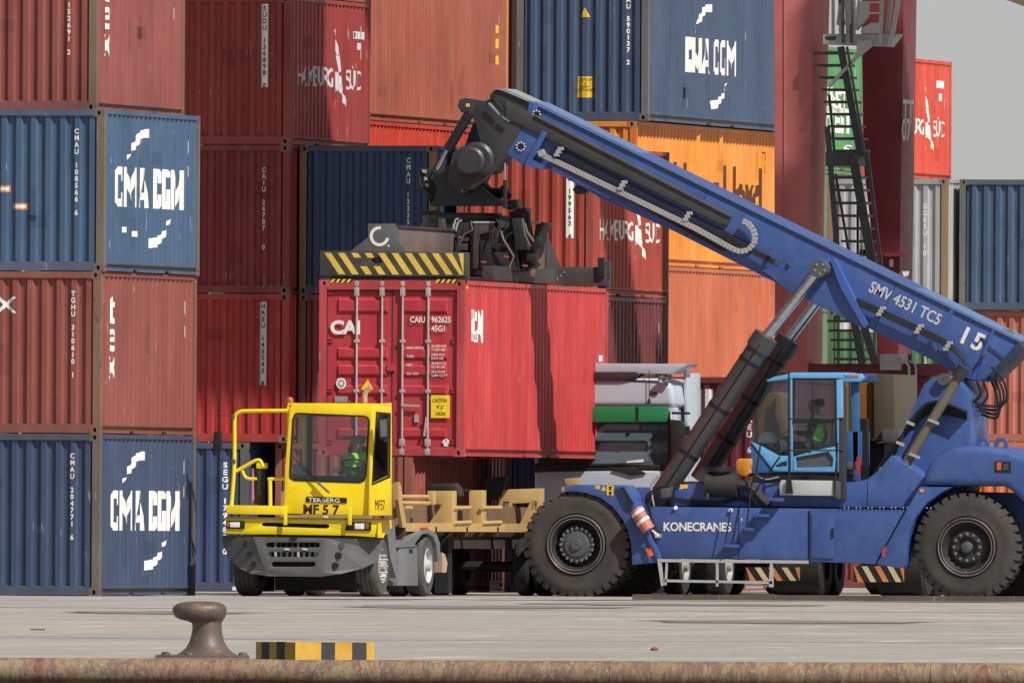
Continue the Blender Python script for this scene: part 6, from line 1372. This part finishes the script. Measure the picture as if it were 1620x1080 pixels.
kq('side_window', [(1066, 664), (1086, 668), (1096, 700), (1096, 730), (1066, 730)], .012, .02, flat('side glass dark', (.03, .035, .045), .08, spec=.8)); kq('cab_fairing', [(1086, 590), (1108, 590), (1108, 740), (1104, 780), (1090, 780)], .02, .05, wh)
kp('mirror_arm', [(1062, 651), (1090, 651.5), (1090, 655.5), (1062, 655)], -.12, .1, tdk); kp('mirror', [(1061, 663), (1078, 665), (1084, 675), (1082, 732), (1061, 738)], -.15, .1, tdk, .03); kp('door_fitting', [(1082, 675), (1090, 673), (1092, 686), (1083, 690)], -.1, .06, tdk, .01)
for a, b, r in ((1048, 600, .075), (1060, 596, .045)):
    c = P(a, b, YW - .05); MB().lathe([(.12, .01), (.08, r * .6), (0, r), (-.01, r), (.02, r * .7), (.05, r * .3), (.06, .001)], c, 'y', 20).build('air_horn', flat('horn metal', (.55, .55, .56), .2, .9), tk, smooth=True)
c1 = P(1027, 585, YW + .02); c2 = P(1027, 634, YW + .02); MB().tube([c2, c1], .007, 6).build('aerial', tdk, tk); MB().lathe([(-.05, .001), (-.03, .03), (.03, .022), (.05, .001)], c2, 'z', 10).build('aerial_base', tdk, tk)
kp('marker_lamp', [(1029, 619.5), (1039, 619.5), (1039, 624), (1029, 624)], .04, .03, hubm, .004)
kp('roof_seam', [(984, 600), (1040, 602), (1060, 604), (1060, 605.5), (1040, 603.5), (984, 601.5)], .045, .02, tdk, 0)
kp('wiper', [(852, 734), (960, 733), (1030, 730), (1030, 731.5), (960, 736), (852, 737)], -.02, .02, tdk, 0); kp('wiper', [(968, 742), (1000, 738), (1022, 748), (1000, 752)], -.04, .04, tdk, .01)
kp('grille', [(905, 752), (932, 752), (930, 790), (905, 790)], .05, .06, tdk); kp('grille', [(974, 748), (990, 750), (990, 800), (974, 800)], .03, .06, tdk); kp('lower_bumper', [(846, 800), (1068, 800), (1064, 905), (850, 905)], .08, .5, tdk, .02)
xkr, xkl = P(1066, 900, YW).x, P(850, 900, YW).x
for yy in (YW + .9, YW + 4.3):
    for x_, s_ in ((xkr, 1), (xkl, -1)): wheelx(0, 0, x_, .32, .5, trub, tk, s_, rimt, False, y=yy)
    MB().tube([(xkl + .1, yy, .5), (xkr - .1, yy, .5)], .08, 10).build('axle', rubs, tk)
for dx in (.75, 1.5): MB().box(xkl + dx, xkl + dx + .1, YW + .4, YW + 5.6, .6, .9).build('chassis_rail', tdk, tk)
# its trailer and load
w1 = Vector((xkl + .05, YW + 4.6, 0))
t2 = empty('flatbed_trailer', w1, 'dark trailer behind the white truck carrying a maroon container', 'trailer')
for dx in (.65, 1.45): MB().box(xkl + dx, xkl + dx + .12, YW + 3.6, YW + 14.5, .92, 1.15).build('main_beam', rubs, t2)
for yy in (YW + 10.6, YW + 11.9, YW + 13.2):
    for x_, s_ in ((xkr, 1), (xkr - .34, 1), (xkl, -1), (xkl + .34, -1)): wheelx(0, 0, x_, .28, .48, trub, t2, s_, rimm, False, y=yy)
    MB().tube([(xkl + .1, yy, .48), (xkr - .1, yy, .48)], .08, 10).build('axle', rubs, t2)
mc = container(0, 0, 0, H8, L20, (.12, .02, .03), 'maroon container on the trailer behind the white truck cab', None, 0, .05, loc=((xkl + xkr) / 2, YW + 7.6 + 3.0, 1.155))
for pg_ in ([(-.3, 1.9), (-.05, 1.9), (-.05, 2.38), (-.3, 2.38)], [(.02, 1.6), (.14, 1.6), (.14, 2.38), (.02, 2.38)], [(.22, 2.0), (.5, 2.0), (.5, 2.38), (.22, 2.38)]): on_end(mc, poly_bm([pg_]), greyw)
vnumber(mc, 'UAEU 6', .42, 2.05, .10, mat=greyw)

# yellow machine seen through and beside the operator cab
ym0 = P(1310, 940, YF + 5.6); ym0.z = 0; YM = ym0.y
yk = empty('yellow_loader', ym0, 'tan yellow machine parked behind the operator cab', 'loader')
org = paint('loader orange shaded', (.24, .10, .02), .5, .1, .1, streak=False); tn = paint('loader tan shaded', (.085, .070, .052), .6, .1, .1, streak=False)  # both tones lowered, the machine's shade put into the colour
def mp(name, pts, dy, th, m, bev=.02): return MB().pp(pts, YM + dy, th).build(name, m, yk, bevel=bev)
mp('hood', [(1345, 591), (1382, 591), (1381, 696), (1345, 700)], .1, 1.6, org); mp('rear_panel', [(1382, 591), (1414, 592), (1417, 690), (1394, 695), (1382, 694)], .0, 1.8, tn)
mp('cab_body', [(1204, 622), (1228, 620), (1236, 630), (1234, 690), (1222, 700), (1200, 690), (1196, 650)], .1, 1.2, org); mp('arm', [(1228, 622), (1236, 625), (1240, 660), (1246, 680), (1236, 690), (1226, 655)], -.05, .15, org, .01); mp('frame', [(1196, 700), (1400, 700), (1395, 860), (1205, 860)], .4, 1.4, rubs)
mp('grey_block', [(1394, 680), (1424, 680), (1420, 700), (1396, 700)], -.1, .6, hubm)
mxl, mxr = P(1215, 900, YM).x, P(1395, 900, YM).x
for px in (1250, 1412):
    c = P(px, 900, YM)
    for yy in (YM + 1.0, YM + 2.0): MB().lathe([(-.42, .2), (-.42, .42), (-.37, .48), (.37, .48), (.42, .42), (.42, .2)], (c.x, yy, .48), 'x', 28).build('wheel', trub, yk, smooth=True)
chv = [paint('chevron orange', (.62, .22, .06), .6, .1, streak=False), paint('chevron cream', (.60, .48, .30), .6, .1, streak=False)]
for x0, x1, y0, y1, dk_ in ((1180, 1265, 897, 918, 0), (1350, 1430, 895, 920, 0)):
    MB().pp([(x0, y0), (x1, y0), (x1, y1), (x0, y1)], YM + .25, .08).build('bumper_board', flat('board black', (.02, .02, .022)), yk)
    n_ = 4
    for i in range(n_ + 1):
        xa = x0 + (x1 - x0) * (i - .35) / n_; w_ = 9; sl_ = 14
        pts = [(max(x0, min(x1, xa)), y0), (max(x0, min(x1, xa + w_)), y0), (max(x0, min(x1, xa + w_ + sl_)), y1), (max(x0, min(x1, xa + sl_)), y1)]
        if pts[1][0] - pts[0][0] > 1 or pts[2][0] - pts[3][0] > 1: MB().pp(pts, YM + .244, .006).build('chevron_stripe', chv[i % 2], yk)
# hard hat and clutter behind the stacker's windscreen
hh = empty('hard_hat', P(1214, 700, YF + 1.6), 'white hard hat lying on the dashboard inside the light blue cab', 'hard hat')
q = P(1214, 700, YF + 1.6)
MB().lathe([(0, .19), (.015, .19), (.018, .155), (.08, .15), (.14, .115), (.175, .06), (.185, .001)], q, 'z', 24).build('shell', white, hh, smooth=True)
MB().lathe([(-.01, .001), (-.01, .185), (0, .19)], q, 'z', 24).build('brim', greyw, hh)
gl_ = MB().pp([(1233, 697), (1240, 694), (1246, 703), (1244, 712), (1236, 714)], YF + 1.5, .1).build('gloves', white, None, bevel=.015); tag(gl_, 'white work gloves on the console beside the hard hat', 'gloves')
bpy.data.scenes.remove(TS)
